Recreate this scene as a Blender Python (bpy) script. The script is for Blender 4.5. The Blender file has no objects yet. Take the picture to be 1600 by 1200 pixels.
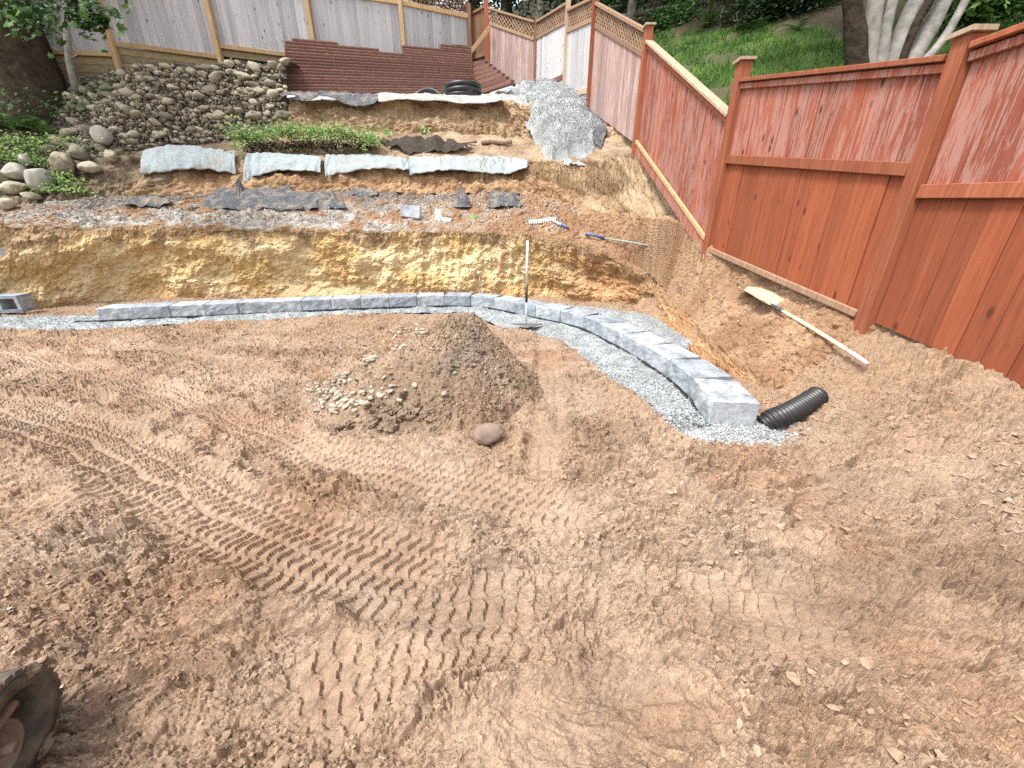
import bpy, bmesh, math, random
import numpy as np
from mathutils import Vector, Matrix, noise as mnoise

random.seed(7)
rng = np.random.default_rng(11)
scene = bpy.context.scene
COL = scene.collection

# ------------------------------------------------------------------ camera, sky, sun, exposure
CAM_H = 1.3
PITCH = math.radians(23.0)
cd = bpy.data.cameras.new('camera')
cd.sensor_width = 36.0
cd.lens = 13.5
cd.clip_start = 0.02
cd.clip_end = 500.0
cam = bpy.data.objects.new('camera', cd)
cam.location = (0, 0, CAM_H)
cam.rotation_euler = (math.pi / 2 - PITCH, 0, 0)
COL.objects.link(cam)
scene.camera = cam

SUN_EL, SUN_AZ = math.radians(62), math.radians(-125)   # azimuth from +Y towards +X: high, from behind on the left
world = bpy.data.worlds.new('World')
scene.world = world
world.use_nodes = True
nt = world.node_tree
nt.nodes.clear()
wo = nt.nodes.new('ShaderNodeOutputWorld')
bg = nt.nodes.new('ShaderNodeBackground')
sky = nt.nodes.new('ShaderNodeTexSky')
sky.sky_type = 'NISHITA'
sky.sun_disc = False
sky.sun_elevation = SUN_EL
sky.sun_rotation = SUN_AZ
sky.air_density = 1.0
sky.dust_density = 4.0
hs = nt.nodes.new('ShaderNodeHueSaturation')
hs.inputs['Saturation'].default_value = 0.22          # an overcast, nearly grey sky
nt.links.new(sky.outputs[0], hs.inputs['Color'])
nt.links.new(hs.outputs[0], bg.inputs[0])
bg.inputs[1].default_value = 0.15
nt.links.new(bg.outputs[0], wo.inputs[0])

sd = bpy.data.lights.new('sun', 'SUN')
sd.energy = 1.5
sd.angle = math.radians(11)
sd.color = (1.0, 0.95, 0.88)
sun = bpy.data.objects.new('sun', sd)
to_sun = Vector((math.sin(SUN_AZ) * math.cos(SUN_EL), math.cos(SUN_AZ) * math.cos(SUN_EL), math.sin(SUN_EL)))
sun.rotation_euler = to_sun.to_track_quat('Z', 'Y').to_euler()
COL.objects.link(sun)

vs = scene.view_settings
vs.view_transform = 'Standard'
vs.look = 'None'
vs.gamma = 1.0
vs.use_curve_mapping = False
vs.exposure = 1.33
scene.cycles.use_denoising = False      # keep the grit of the soil

# ------------------------------------------------------------------ measuring helpers
FPX = 600.0
_c, _s = math.cos(PITCH), math.sin(PITCH)

def at(px, py, y):
    """point at distance y in front of the standpoint, measured off the photograph (1600x1200)"""
    a, b = (px - 800) / FPX, (600 - py) / FPX
    dx, dy, dz = a, _c + b * _s, -_s + b * _c
    t = y / dy
    return np.array([dx * t, y, dz * t + CAM_H])

def onz(px, py, z=0.0):
    a, b = (px - 800) / FPX, (600 - py) / FPX
    dx, dy, dz = a, _c + b * _s, -_s + b * _c
    t = (z - CAM_H) / dz
    return np.array([dx * t, dy * t, z])

# ------------------------------------------------------------------ numpy noise
def _hash(ix, iy, seed):
    h = (ix.astype(np.int64) * 374761393 + iy.astype(np.int64) * 668265263 + seed * 1442695041) & 0xFFFFFFFF
    h = ((h ^ (h >> 13)) * 1274126177) & 0xFFFFFFFF
    h = ((h ^ (h >> 16)) * 2246822519) & 0xFFFFFFFF
    return (h ^ (h >> 15)) & 0xFFFFFFFF

def _rnd(ix, iy, seed):
    return _hash(ix, iy, seed).astype(np.float64) / 4294967296.0

def perlin(x, y, seed=0):
    x = np.asarray(x, float); y = np.asarray(y, float)
    ix, iy = np.floor(x).astype(np.int64), np.floor(y).astype(np.int64)
    fx, fy = x - ix, y - iy
    u = fx * fx * fx * (fx * (fx * 6 - 15) + 10)
    v = fy * fy * fy * (fy * (fy * 6 - 15) + 10)
    def g(i, j, dx, dy):
        a = _rnd(i, j, seed) * 2 * np.pi
        return np.cos(a) * dx + np.sin(a) * dy
    n00 = g(ix, iy, fx, fy); n10 = g(ix + 1, iy, fx - 1, fy)
    n01 = g(ix, iy + 1, fx, fy - 1); n11 = g(ix + 1, iy + 1, fx - 1, fy - 1)
    return ((n00 * (1 - u) + n10 * u) * (1 - v) + (n01 * (1 - u) + n11 * u) * v) * 1.5

def fbm(x, y, seed=0, octaves=4, gain=0.5):
    a, f, s = 1.0, 1.0, 0.0
    for o in range(octaves):
        s = s + a * perlin(x * f, y * f, seed + o * 17)
        a *= gain; f *= 2.03
    return s

def plates(x, y, seed=0, tilt=0.8, crack=.35, cw=.18, bias=0.0):
    """broken-plate relief: every cell has its own height and tilt, with a crack between cells; about -0.5..0.5"""
    ix, iy = np.floor(x).astype(np.int64), np.floor(y).astype(np.int64)
    f1 = np.full(x.shape, 9.0); f2 = np.full(x.shape, 9.0); hh = np.zeros(x.shape); h2 = np.zeros(x.shape)
    for dx in (-1, 0, 1):
        for dy in (-1, 0, 1):
            cx, cy = ix + dx, iy + dy
            jx, jy = cx + _rnd(cx, cy, seed), cy + _rnd(cx, cy, seed + 5)
            d = np.hypot(x - jx, y - jy)
            tx, ty = _rnd(cx, cy, seed + 9) - .5, _rnd(cx, cy, seed + 13) - .5 - bias
            h = (_rnd(cx, cy, seed + 21) - .5) + tilt * ((x - jx) * tx + (y - jy) * ty)
            closer = d < f1
            second = (~closer) & (d < f2)
            h2 = np.where(closer, hh, np.where(second, h, h2))
            f2 = np.where(closer, f1, np.minimum(f2, d))
            hh = np.where(closer, h, hh)
            f1 = np.where(closer, d, f1)
    edge = np.clip((f2 - f1) / cw, 0, 1)
    bl = .5 + .5 * sstep(0, .17, f2 - f1)
    hh = hh * bl + h2 * (1 - bl)
    return hh * 0.9 + (edge - 1) * crack + (0.5 - f1) * 0.25

def sstep(a, b, x):
    t = np.clip((x - a) / (b - a), 0, 1)
    return t * t * (3 - 2 * t)

def lerp3(c0, c1, t):
    return np.asarray(c0)[None, :] * (1 - t[:, None]) + np.asarray(c1)[None, :] * t[:, None]

# ------------------------------------------------------------------ mesh helpers
def new_mesh(name, verts, faces, smooth=True, cols=None):
    """verts Nx3; faces MxK int array (K = 3 or 4) or a list of tuples"""
    me = bpy.data.meshes.new(name)
    verts = np.asarray(verts, float)
    if isinstance(faces, np.ndarray):
        M, K = faces.shape
        me.vertices.add(len(verts)); me.loops.add(M * K); me.polygons.add(M)
        me.vertices.foreach_set('co', verts.ravel())
        me.loops.foreach_set('vertex_index', faces.ravel().astype(np.int32))
        me.polygons.foreach_set('loop_start', np.arange(0, M * K, K, dtype=np.int32))
        me.update(calc_edges=True)
        me.validate()
    else:
        me.from_pydata([tuple(v) for v in verts], [], faces)
        me.update()
    me.polygons.foreach_set('use_smooth', np.full(len(me.polygons), bool(smooth)))
    if cols is not None:
        at_ = me.color_attributes.new('Col', 'FLOAT_COLOR', 'POINT')
        rgba = np.ones((len(verts), 4)); rgba[:, :3] = cols
        at_.data.foreach_set('color', rgba.ravel())
    return me

def link(name, me, mat=None, parent=None):
    o = bpy.data.objects.new(name, me)
    COL.objects.link(o)
    if mat is not None and not me.materials:
        me.materials.append(mat)
    if parent is not None:
        o.parent = parent
    return o

def tag(o, label=None, cat=None, group=None, kind=None):
    if label: o['label'] = label
    if cat: o['category'] = cat
    if group: o['group'] = group
    if kind: o['kind'] = kind
    return o

def empty(name, loc=(0, 0, 0), label=None, cat=None, group=None):
    o = bpy.data.objects.new(name, None)
    o.location = loc
    o.empty_display_size = 0.1
    COL.objects.link(o)
    return tag(o, label, cat, group)

def grid_faces(nr, nc):
    i = np.arange(nr - 1)[:, None] * nc + np.arange(nc - 1)[None, :]
    i = i.ravel()
    return np.stack([i, i + 1, i + nc + 1, i + nc], 1)

class MB:
    """collects boxes, tubes and so on and builds ONE mesh"""
    def __init__(self):
        self.v, self.f = [], []
    def add(self, vs_, fs_):
        b = len(self.v)
        self.v += [tuple(p) for p in vs_]
        self.f += [tuple(i + b for i in q) for q in fs_]
        return self
    def box(self, lo, hi):
        (a, b, c), (d, e, f) = lo, hi
        return self.add([(a, b, c), (d, b, c), (d, e, c), (a, e, c), (a, b, f), (d, b, f), (d, e, f), (a, e, f)],
                        [(0, 3, 2, 1), (4, 5, 6, 7), (0, 1, 5, 4), (1, 2, 6, 5), (2, 3, 7, 6), (3, 0, 4, 7)])
    def beam(self, p, q, w, h, up=(0, 0, 1)):
        """bar from p to q, w wide and h high"""
        p, q = Vector(p), Vector(q)
        d = (q - p).normalized()
        s = d.cross(Vector(up))
        if s.length < 1e-4: s = d.cross(Vector((1, 0, 0)))
        s.normalize(); u = s.cross(d).normalized()
        vs_ = []
        for c in (p, q):
            for a, b in ((-1, -1), (1, -1), (1, 1), (-1, 1)):
                vs_.append(c + s * (a * w / 2) + u * (b * h / 2))
        return self.add(vs_, [(0, 1, 2, 3), (7, 6, 5, 4), (0, 4, 5, 1), (1, 5, 6, 2), (2, 6, 7, 3), (3, 7, 4, 0)])
    def tube(self, pts, rad, n=8, cap=True):
        pts = [Vector(p) for p in pts]
        rad = rad if hasattr(rad, '__len__') else [rad] * len(pts)
        vs_, fs_ = [], []
        prev = None
        for i, p in enumerate(pts):
            d = (pts[min(i + 1, len(pts) - 1)] - pts[max(i - 1, 0)]).normalized()
            if prev is None:
                ref = Vector((0, 0, 1)) if abs(d.z) < .9 else Vector((1, 0, 0))
                s = d.cross(ref).normalized()
            else:
                s = (prev - d * prev.dot(d)).normalized()
            prev = s
            u = s.cross(d)
            for k in range(n):
                a = 2 * math.pi * k / n
                vs_.append(p + (s * math.cos(a) + u * math.sin(a)) * rad[i])
        for i in range(len(pts) - 1):
            for k in range(n):
                a, b = i * n + k, i * n + (k + 1) % n
                fs_.append((a, b, b + n, a + n))
        if cap:
            fs_.append(tuple(range(n - 1, -1, -1)))
            fs_.append(tuple(range((len(pts) - 1) * n, len(pts) * n)))
        return self.add(vs_, fs_)
    def mesh(self, name, smooth=False):
        me = new_mesh(name, self.v, self.f, smooth)
        bm = bmesh.new(); bm.from_mesh(me)
        bmesh.ops.recalc_face_normals(bm, faces=bm.faces)
        bm.to_mesh(me); bm.free()
        return me
    def build(self, name, mat, parent=None, smooth=False, bevel=0.0):
        o = link(name, self.mesh(name, smooth), mat, parent)
        if bevel:
            m = o.modifiers.new('bevel', 'BEVEL'); m.width = bevel; m.segments = 1; m.limit_method = 'ANGLE'
        return o

def resample(ctrl, t_new, smooth=True):
    """ctrl Mx3 control points at t = 0..M-1, Catmull-Rom through them"""
    ctrl = np.asarray(ctrl, float); M = len(ctrl)
    i = np.clip(np.floor(t_new).astype(int), 0, M - 2)
    f = (t_new - i)[:, None]
    p1, p2 = ctrl[i], ctrl[i + 1]
    p0, p3 = ctrl[np.maximum(i - 1, 0)], ctrl[np.minimum(i + 2, M - 1)]
    if not smooth:
        return p1 * (1 - f) + p2 * f
    return 0.5 * ((2 * p1) + (-p0 + p2) * f + (2 * p0 - 5 * p1 + 4 * p2 - p3) * f * f + (-p0 + 3 * p1 - 3 * p2 + p3) * f ** 3)

def grid_normals(P):
    du = np.gradient(P, axis=1); dv = np.gradient(P, axis=0)
    n = np.cross(du, dv)
    return n / (np.linalg.norm(n, axis=2, keepdims=True) + 1e-9)

def loft(curves, rows, ncol, ts=None):
    """surface through control curves (all with the same number of control points)"""
    M = len(curves[0])
    t = np.linspace(0, M - 1, ncol) if ts is None else ts
    C = [resample(c, t) for c in curves]
    out, seg = [], []
    for k in range(len(C) - 1):
        n = rows[k]
        for r in range(n + (1 if k == len(C) - 2 else 0)):
            f = r / n
            out.append(C[k] * (1 - f) + C[k + 1] * f); seg.append(k + f)
    return np.array(out), np.array(seg), t

# rock / clod templates -------------------------------------------------------
def blob(sub, seed, rough=0.35, flat=(1, 1, 1), freq=1.3, facet=0.0):
    bm = bmesh.new()
    bmesh.ops.create_icosphere(bm, subdivisions=sub, radius=1.0)
    off = Vector((seed * 7.13, seed * 3.7, seed * 1.9))
    rr = random.Random(seed)
    planes = [(Vector((rr.gauss(0, 1), rr.gauss(0, 1), rr.gauss(0, 1))).normalized(), rr.uniform(.55, .85)) for _ in range(9)]
    for v in bm.verts:
        n = v.co.normalized()
        r = 1 + rough * (mnoise.noise(n * freq + off) + .45 * mnoise.noise(n * freq * 2.6 + off))
        p = n * r
        if facet:
            for pn, pd in planes:
                ex = p.dot(pn) - pd
                if ex > 0: p = p - pn * ex * facet
        v.co = Vector((p.x * flat[0], p.y * flat[1], p.z * flat[2]))
    bm.verts.ensure_lookup_table()
    V = np.array([v.co[:] for v in bm.verts]); Fc = np.array([[v.index for v in f.verts] for f in bm.faces])
    bm.free()
    return V, Fc

def rand_rots(n, r=rng):
    q = r.normal(size=(n, 4)); q /= np.linalg.norm(q, axis=1, keepdims=True)
    w, x, y, z = q.T
    return np.stack([np.stack([1 - 2 * (y * y + z * z), 2 * (x * y - z * w), 2 * (x * z + y * w)], 1),
                     np.stack([2 * (x * y + z * w), 1 - 2 * (x * x + z * z), 2 * (y * z - x * w)], 1),
                     np.stack([2 * (x * z - y * w), 2 * (y * z + x * w), 1 - 2 * (x * x + y * y)], 1)], 1)

def scatter(name, templates, pos, size, cols, mat, smooth=False, parent=None, squash=None):
    """thousands of loose bits too small to pick apart, as one mesh"""
    n = len(pos)
    R = rand_rots(n)
    which = rng.integers(0, len(templates), n)
    Vs, Fs, Cs, base = [], [], [], 0
    for k, (tv, tf) in enumerate(templates):
        idx = np.where(which == k)[0]
        if not len(idx): continue
        V = np.einsum('nij,vj->nvi', R[idx], tv) * size[idx][:, None, None]
        if squash is not None: V[:, :, 2] *= squash
        V = V + pos[idx][:, None, :]
        m = len(tv)
        F_ = tf[None] + (np.arange(len(idx)) * m)[:, None, None] + base
        base += len(idx) * m
        Vs.append(V.reshape(-1, 3)); Fs.append(F_.reshape(-1, tf.shape[1]))
        Cs.append(np.repeat(cols[idx], m, 0))
    me = new_mesh(name, np.concatenate(Vs), np.concatenate(Fs), smooth, np.concatenate(Cs))
    return link(name, me, mat, parent)

CHIPS = [blob(1, 40 + i, .5, (1, .8, .6), facet=1.0) for i in range(3)]
_oct = np.array([[1, 0, 0], [-1, 0, 0], [0, 1, 0], [0, -1, 0], [0, 0, .7], [0, 0, -.7]], float)
_octf = np.array([[0, 2, 4], [2, 1, 4], [1, 3, 4], [3, 0, 4], [2, 0, 5], [1, 2, 5], [3, 1, 5], [0, 3, 5]])
def _octs(seed):
    r = np.random.default_rng(seed)
    return _oct * r.uniform(.6, 1.15, (6, 1)) + r.normal(0, .15, (6, 3)), _octf
GRIT = [_octs(i) for i in range(6)]
CLODS = [blob(2, 60 + i, .7, (1, .85, .5), 1.9, facet=.8) for i in range(5)]

CRUMBS = [blob(1, 160 + i, .9, (1, .85, .55), 2.1, facet=.6) for i in range(6)]

# ------------------------------------------------------------------ materials
def _n(nt, t, **kw):
    n = nt.nodes.new(t)
    for k, v in kw.items(): setattr(n, k, v)
    return n

def base_mat(name, rough=0.9, spec=0.3):
    m = bpy.data.materials.new(name); m.use_nodes = True
    nt = m.node_tree
    b = nt.nodes['Principled BSDF']
    b.inputs['Roughness'].default_value = rough
    b.inputs['Specular IOR Level'].default_value = spec
    return m, nt, b

def coords(nt, scale=(1, 1, 1), rnd=False, space='Object'):
    tc = _n(nt, 'ShaderNodeTexCoord'); mp = _n(nt, 'ShaderNodeMapping')
    mp.inputs['Scale'].default_value = scale
    nt.links.new(tc.outputs[space], mp.inputs['Vector'])
    if rnd:
        oi = _n(nt, 'ShaderNodeObjectInfo'); mu = _n(nt, 'ShaderNodeMath', operation='MULTIPLY')
        mu.inputs[1].default_value = 57.0
        nt.links.new(oi.outputs['Random'], mu.inputs[0]); nt.links.new(mu.outputs[0], mp.inputs['Location'])
    return mp.outputs[0]

def noise_tex(nt, vec, scale, detail=6, rough=0.6, distort=0.0):
    n = _n(nt, 'ShaderNodeTexNoise')
    n.inputs['Scale'].default_value = scale; n.inputs['Detail'].default_value = detail
    n.inputs['Roughness'].default_value = rough; n.inputs['Distortion'].default_value = distort
    nt.links.new(vec, n.inputs['Vector'])
    return n.outputs['Fac']

def ramp(nt, fac, stops):
    r = _n(nt, 'ShaderNodeValToRGB')
    cr = r.color_ramp
    while len(cr.elements) < len(stops): cr.elements.new(0.5)
    for e, (p, c) in zip(cr.elements, stops):
        e.position = p; e.color = (*c, 1) if len(c) == 3 else c
    nt.links.new(fac, r.inputs[0])
    return r.outputs[0]

def mix(nt, a, b, fac, mode='MIX'):
    m = _n(nt, 'ShaderNodeMix', data_type='RGBA', blend_type=mode)
    def put(sock, v):
        if hasattr(v, 'default_value') or hasattr(v, 'is_linked'): nt.links.new(v, sock)
        else: sock.default_value = (*v, 1) if hasattr(v, '__len__') else v
    put(m.inputs[6], a); put(m.inputs[7], b)
    if isinstance(fac, (int, float)): m.inputs[0].default_value = fac
    else: nt.links.new(fac, m.inputs[0])
    return m.outputs[2]

def bump(nt, b, height, strength=0.5, dist=0.01, prev=None):
    bn = _n(nt, 'ShaderNodeBump')
    bn.inputs['Strength'].default_value = strength; bn.inputs['Distance'].default_value = dist
    nt.links.new(height, bn.inputs['Height'])
    if prev is not None: nt.links.new(prev, bn.inputs['Normal'])
    nt.links.new(bn.outputs[0], b.inputs['Normal'])
    return bn.outputs[0]

def earth(name, scale=30, vary=0.35, bstr=0.6, bdist=0.012, rough=0.92, spec=0.2):
    """soil: colour attribute, broken up by fine grain"""
    m, nt, b = base_mat(name, rough, spec)
    v = coords(nt)
    col = _n(nt, 'ShaderNodeVertexColor'); col.layer_name = 'Col'
    g1 = noise_tex(nt, v, scale, 8, .65)
    g2 = noise_tex(nt, v, scale * 5, 5, .7)
    r1 = ramp(nt, g1, [(0.25, (1 - vary,) * 3), (0.75, (1 + vary * .55,) * 3)])
    r2 = ramp(nt, g2, [(0.3, (1 - vary * .6,) * 3), (0.72, (1 + vary * .4,) * 3)])
    c = mix(nt, col.outputs[0], r1, 1.0, 'MULTIPLY')
    c = mix(nt, c, r2, 1.0, 'MULTIPLY')
    nt.links.new(c, b.inputs['Base Color'])
    n1 = bump(nt, b, g1, bstr, bdist)
    bump(nt, b, g2, bstr * .7, bdist * .25, n1)
    return m

def wood(name, stops, streak=(38, 38, 2.2), rough=0.75, knots=None, wear=None, wear_amt=0.5, bstr=0.35):
    """boards: grain runs along local z; every board differs"""
    m, nt, b = base_mat(name, rough, 0.25)
    v = coords(nt, streak, rnd=True)
    g = noise_tex(nt, v, 1.0, 7, .6, .6)
    c = ramp(nt, g, stops)
    oi = _n(nt, 'ShaderNodeObjectInfo')
    tone = ramp(nt, oi.outputs['Random'], [(0.0, (.80, .79, .79)), (.5, (1, 1, 1)), (1.0, (1.17, 1.16, 1.14))])
    c = mix(nt, c, tone, 1.0, 'MULTIPLY')
    if wear is not None:
        v2 = coords(nt, (9, 9, 1.1), rnd=True)
        w1 = noise_tex(nt, v2, 1.0, 6, .72, .8)
        v3 = coords(nt, (70, 70, 4), rnd=True)
        w2 = noise_tex(nt, v3, 1.0, 5, .7)
        ad = _n(nt, 'ShaderNodeMath', operation='ADD'); nt.links.new(w1, ad.inputs[0]); nt.links.new(w2, ad.inputs[1])
        wf = ramp(nt, ad.outputs[0], [(1.055 - .12 * wear_amt, (0, 0, 0)), (1.26 - .1 * wear_amt, (.48, .48, .48))])
        c = mix(nt, c, wear, wf)
    if knots is not None:
        vk = coords(nt, (7.5, 7.5, 3.2), rnd=True)
        vo = _n(nt, 'ShaderNodeTexVoronoi'); vo.inputs['Scale'].default_value = 1.0
        nt.links.new(vk, vo.inputs['Vector'])
        kf = ramp(nt, vo.outputs['Distance'], [(0.07, (1, 1, 1)), (0.15, (0, 0, 0))])
        c = mix(nt, c, knots, kf)
    nt.links.new(c, b.inputs['Base Color'])
    bump(nt, b, g, bstr, .004)
    return m

def simple(name, c0, c1, scale=20, rough=0.6, spec=0.3, bstr=0.2, bdist=.004, detail=5, rnd=True, tone=0.0, metallic=0):
    m, nt, b = base_mat(name, rough, spec)
    b.inputs['Metallic'].default_value = metallic
    v = coords(nt, rnd=rnd)
    g = noise_tex(nt, v, scale, detail, .62)
    c = ramp(nt, g, [(.3, c0), (.7, c1)])
    if tone:
        oi = _n(nt, 'ShaderNodeObjectInfo')
        t = ramp(nt, oi.outputs['Random'], [(0, (1 - tone,) * 3), (1, (1 + tone,) * 3)])
        c = mix(nt, c, t, 1.0, 'MULTIPLY')
    nt.links.new(c, b.inputs['Base Color'])
    if bstr: bump(nt, b, g, bstr, bdist)
    return m

def leafy(name, c0, c1, rough=0.55, trans=0.25):
    m, nt, b = base_mat(name, rough, 0.3)
    col = _n(nt, 'ShaderNodeVertexColor'); col.layer_name = 'Col'
    nt.links.new(mix(nt, mix(nt, c0, c1, col.outputs[0]), (1, 1, 1), 0.0), b.inputs['Base Color'])
    b.inputs['Transmission Weight'].default_value = 0.0
    tr = _n(nt, 'ShaderNodeBsdfTranslucent')
    nt.links.new(mix(nt, c0, c1, col.outputs[0]), tr.inputs['Color'])
    ms = _n(nt, 'ShaderNodeMixShader'); ms.inputs[0].default_value = trans
    out = nt.nodes['Material Output']
    nt.links.new(b.outputs[0], ms.inputs[1]); nt.links.new(tr.outputs[0], ms.inputs[2]); nt.links.new(ms.outputs[0], out.inputs[0])
    return m

M = {}
M['mud'] = earth('mud', 30, .38, .9, .012, .85, .25)
M['bank'] = earth('bank_soil', 26, .34, .9, .022)
M['gravel'] = earth('gravel', 60, .45, .8, .02)
M['bits'] = earth('loose_bits', 40, .25, .4, .006)
M['red'] = wood('red_stained_wood', [(.2, (.19, .05, .03)), (.5, (.275, .08, .048)), (.8, (.345, .12, .078))], wear=(.40, .27, .235), wear_amt=.46, knots=(.09, .03, .02))
M['red_plain'] = wood('red_stained_wood_fresh', [(.2, (.185, .047, .022)), (.5, (.262, .074, .034)), (.8, (.325, .108, .053))], wear=(.40, .26, .19), wear_amt=.12, knots=(.10, .03, .02))
M['redpost'] = wood('red_post_wood', [(.25, (.18, .054, .027)), (.5, (.26, .083, .042)), (.78, (.335, .125, .068))], wear=(.42, .3, .24), wear_amt=.1)
M['cap'] = wood('weathered_cap_wood', [(.25, (.26, .19, .13)), (.5, (.40, .31, .22)), (.8, (.52, .44, .34))])
M['grey'] = wood('grey_weathered_wood', [(.25, (.33, .32, .325)), (.5, (.44, .435, .445)), (.78, (.54, .535, .54))], streak=(30, 30, 1.4), knots=(.13, .10, .08))
M['pinkgrey'] = wood('faded_pink_wood', [(.25, (.27, .17, .15)), (.5, (.38, .29, .27)), (.78, (.49, .43, .41))], wear=(.26, .12, .09), wear_amt=.5)
M['tan'] = wood('new_tan_wood', [(.25, (.34, .22, .10)), (.5, (.48, .33, .17)), (.8, (.58, .43, .25))])
M['skirt'] = wood('old_mossy_boards', [(.25, (.15, .12, .06)), (.5, (.27, .21, .12)), (.8, (.36, .30, .18))], streak=(4, 30, 30))
M['timber'] = wood('red_landscape_timber', [(.25, (.10, .05, .04)), (.5, (.17, .086, .066)), (.8, (.27, .165, .135))], streak=(2, 34, 34))
M['brownwood'] = wood('brown_wood', [(.25, (.10, .05, .03)), (.5, (.19, .10, .06)), (.8, (.28, .17, .11))])
M['lattice'] = wood('lattice_wood', [(.25, (.17, .10, .06)), (.5, (.27, .17, .11)), (.8, (.36, .25, .18))])
M['rock'] = simple('field_stone', (.15, .135, .09), (.44, .39, .30), 5, .85, .25, .6, .02, 8, tone=.45)
M['palestone'] = simple('pale_stone', (.25, .215, .165), (.43, .38, .305), 14, .85, .25, .4, .006, 6, tone=.25)
M['boulder'] = simple('grey_brown_boulder', (.16, .115, .09), (.26, .19, .155), 9, .85, .25, .4, .01, 6)
M['greyrock'] = simple('pale_grey_boulder', (.26, .25, .21), (.44, .43, .38), 6, .85, .25, .5, .02, 8, tone=.15)
M['plastic'] = simple('black_plastic', (.012, .012, .014), (.03, .03, .034), 30, .42, .5, .1)
M['fabric_w'], _nt, _b = base_mat('white_geotextile', .85, .2)
_v = coords(_nt)
_g = noise_tex(_nt, _v, 2.6, 9, .65); _w = noise_tex(_nt, _v, 22, 6, .7)
_c2 = ramp(_nt, _w, [(.3, (.24, .28, .295)), (.7, (.36, .41, .43))])
_nt.links.new(mix(_nt, _c2, (.26, .22, .17), ramp(_nt, _g, [(.50, (0, 0, 0)), (.70, (.75, .75, .75))])), _b.inputs['Base Color'])
bump(_nt, _b, _w, .6, .015)
M['fabric_g'] = simple('dusty_geotextile', (.23, .225, .21), (.40, .40, .385), 5, .9, .2, .5, .015, 9)
M['fabric_k'], _nt, _b = base_mat('dark_grey_filter_fabric', .75, .3)
_v = coords(_nt)
_g = noise_tex(_nt, _v, 5, 8, .7); _w = noise_tex(_nt, _v, 34, 6, .7)
_c2 = ramp(_nt, _w, [(.35, (.035, .04, .05)), (.68, (.15, .16, .18))])
_nt.links.new(mix(_nt, _c2, (.27, .22, .17), ramp(_nt, _g, [(.47, (0, 0, 0)), (.62, (.9, .9, .9))])), _b.inputs['Base Color'])
bump(_nt, _b, _w, .9, .03)
M['steel'] = simple('dull_steel', (.16, .16, .165), (.3, .3, .3), 30, .45, .5, .1, metallic=.6)
M['rubber'] = simple('muddy_rubber', (.025, .024, .022), (.16, .125, .095), 16, .7, .35, .4, .006, 8)
M['mudcake'] = simple('caked_mud_metal', (.10, .075, .055), (.30, .235, .18), 11, .75, .35, .6, .01, 8)
M['bark_dark'] = simple('dark_bark', (.018, .014, .009), (.065, .05, .034), 9, .95, .15, 1.0, .05, 8)
M['bark_grey'] = simple('grey_bark', (.15, .14, .125), (.34, .325, .30), 7, .9, .2, .5, .02, 8)
M['leaf'] = leafy('green_leaf', (.018, .055, .012), (.09, .20, .04))
M['leaf_dark'] = leafy('dark_leaf', (.008, .022, .008), (.04, .085, .025))
M['weed'] = leafy('weed_leaf', (.08, .17, .04), (.30, .44, .13))
M['grass'] = leafy('grass_blade', (.025, .07, .012), (.14, .27, .05))
M['straw'] = leafy('dry_roots', (.10, .06, .03), (.45, .33, .19), .9, .1)
print('setup ok')
# ================================================================== THE GROUND
# ---- mud pad with machine tracks
BANDS = [  # centre line on the photographed ground, width, depth, rib pitch, rib height, skew
    ([(730, 915), (600, 886), (500, 864), (400, 829), (300, 776), (200, 720), (100, 668), (-60, 628), (-260, 600)], .44, .042, .058, .030, .25),
    ([(950, 792), (800, 778), (650, 748), (540, 722), (450, 690), (350, 650), (250, 612), (160, 585), (80, 562), (-60, 535)], .32, .032, .052, .024, .2),
    ([(1480, 985), (1330, 965), (1180, 952), (1000, 946), (850, 950), (720, 970), (610, 1012), (510, 1080), (420, 1180)], .34, .034, .060, .027, -.15),
    ([(600, 1280), (690, 1230), (780, 1185), (900, 1125), (1010, 1080), (1150, 1048)], .28, .024, .062, .020, .1),
    ([(852, 520), (856, 580), (856, 650), (850, 720), (846, 780)], .24, .022, .055, .015, .0),
    ([(1720, 1040), (1560, 985), (1420, 930), (1260, 885), (1100, 850)], .34, .012, .085, .010, -.4),
    ([(-300, 700), (-100, 720), (40, 760), (130, 810)], .34, .016, .06, .012, .25),
    ([(0, 520), (200, 540), (330, 560), (470, 590)], .26, .014, .06, .008, .1),
]

def band_coords(x, y, pts):
    """signed distance from, and length along, a polyline on the ground"""
    P = resample(np.array([onz(*p)[:2] for p in pts]), np.linspace(0, len(pts) - 1, len(pts) * 5))
    best = np.full(x.shape, 1e9); sd_ = np.zeros(x.shape); sl = np.zeros(x.shape); acc = 0.0
    inside = np.zeros(x.shape, bool)
    for i in range(len(P) - 1):
        a, b = P[i], P[i + 1]
        d = b - a; L = np.hypot(*d) + 1e-9; d = d / L
        rx, ry = x - a[0], y - a[1]
        t = rx * d[0] + ry * d[1]
        tc = np.clip(t, 0, L)
        dist = np.hypot(rx - tc * d[0], ry - tc * d[1])
        c = dist < best
        sgn = np.sign(d[0] * ry - d[1] * rx)
        best = np.where(c, dist, best); sd_ = np.where(c, sgn * dist, sd_); sl = np.where(c, acc + t, sl)
        acc += L
    endfade = sstep(-.05, .25, sl) * sstep(-.05, .25, acc - sl)
    return sd_, sl, endfade

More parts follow.
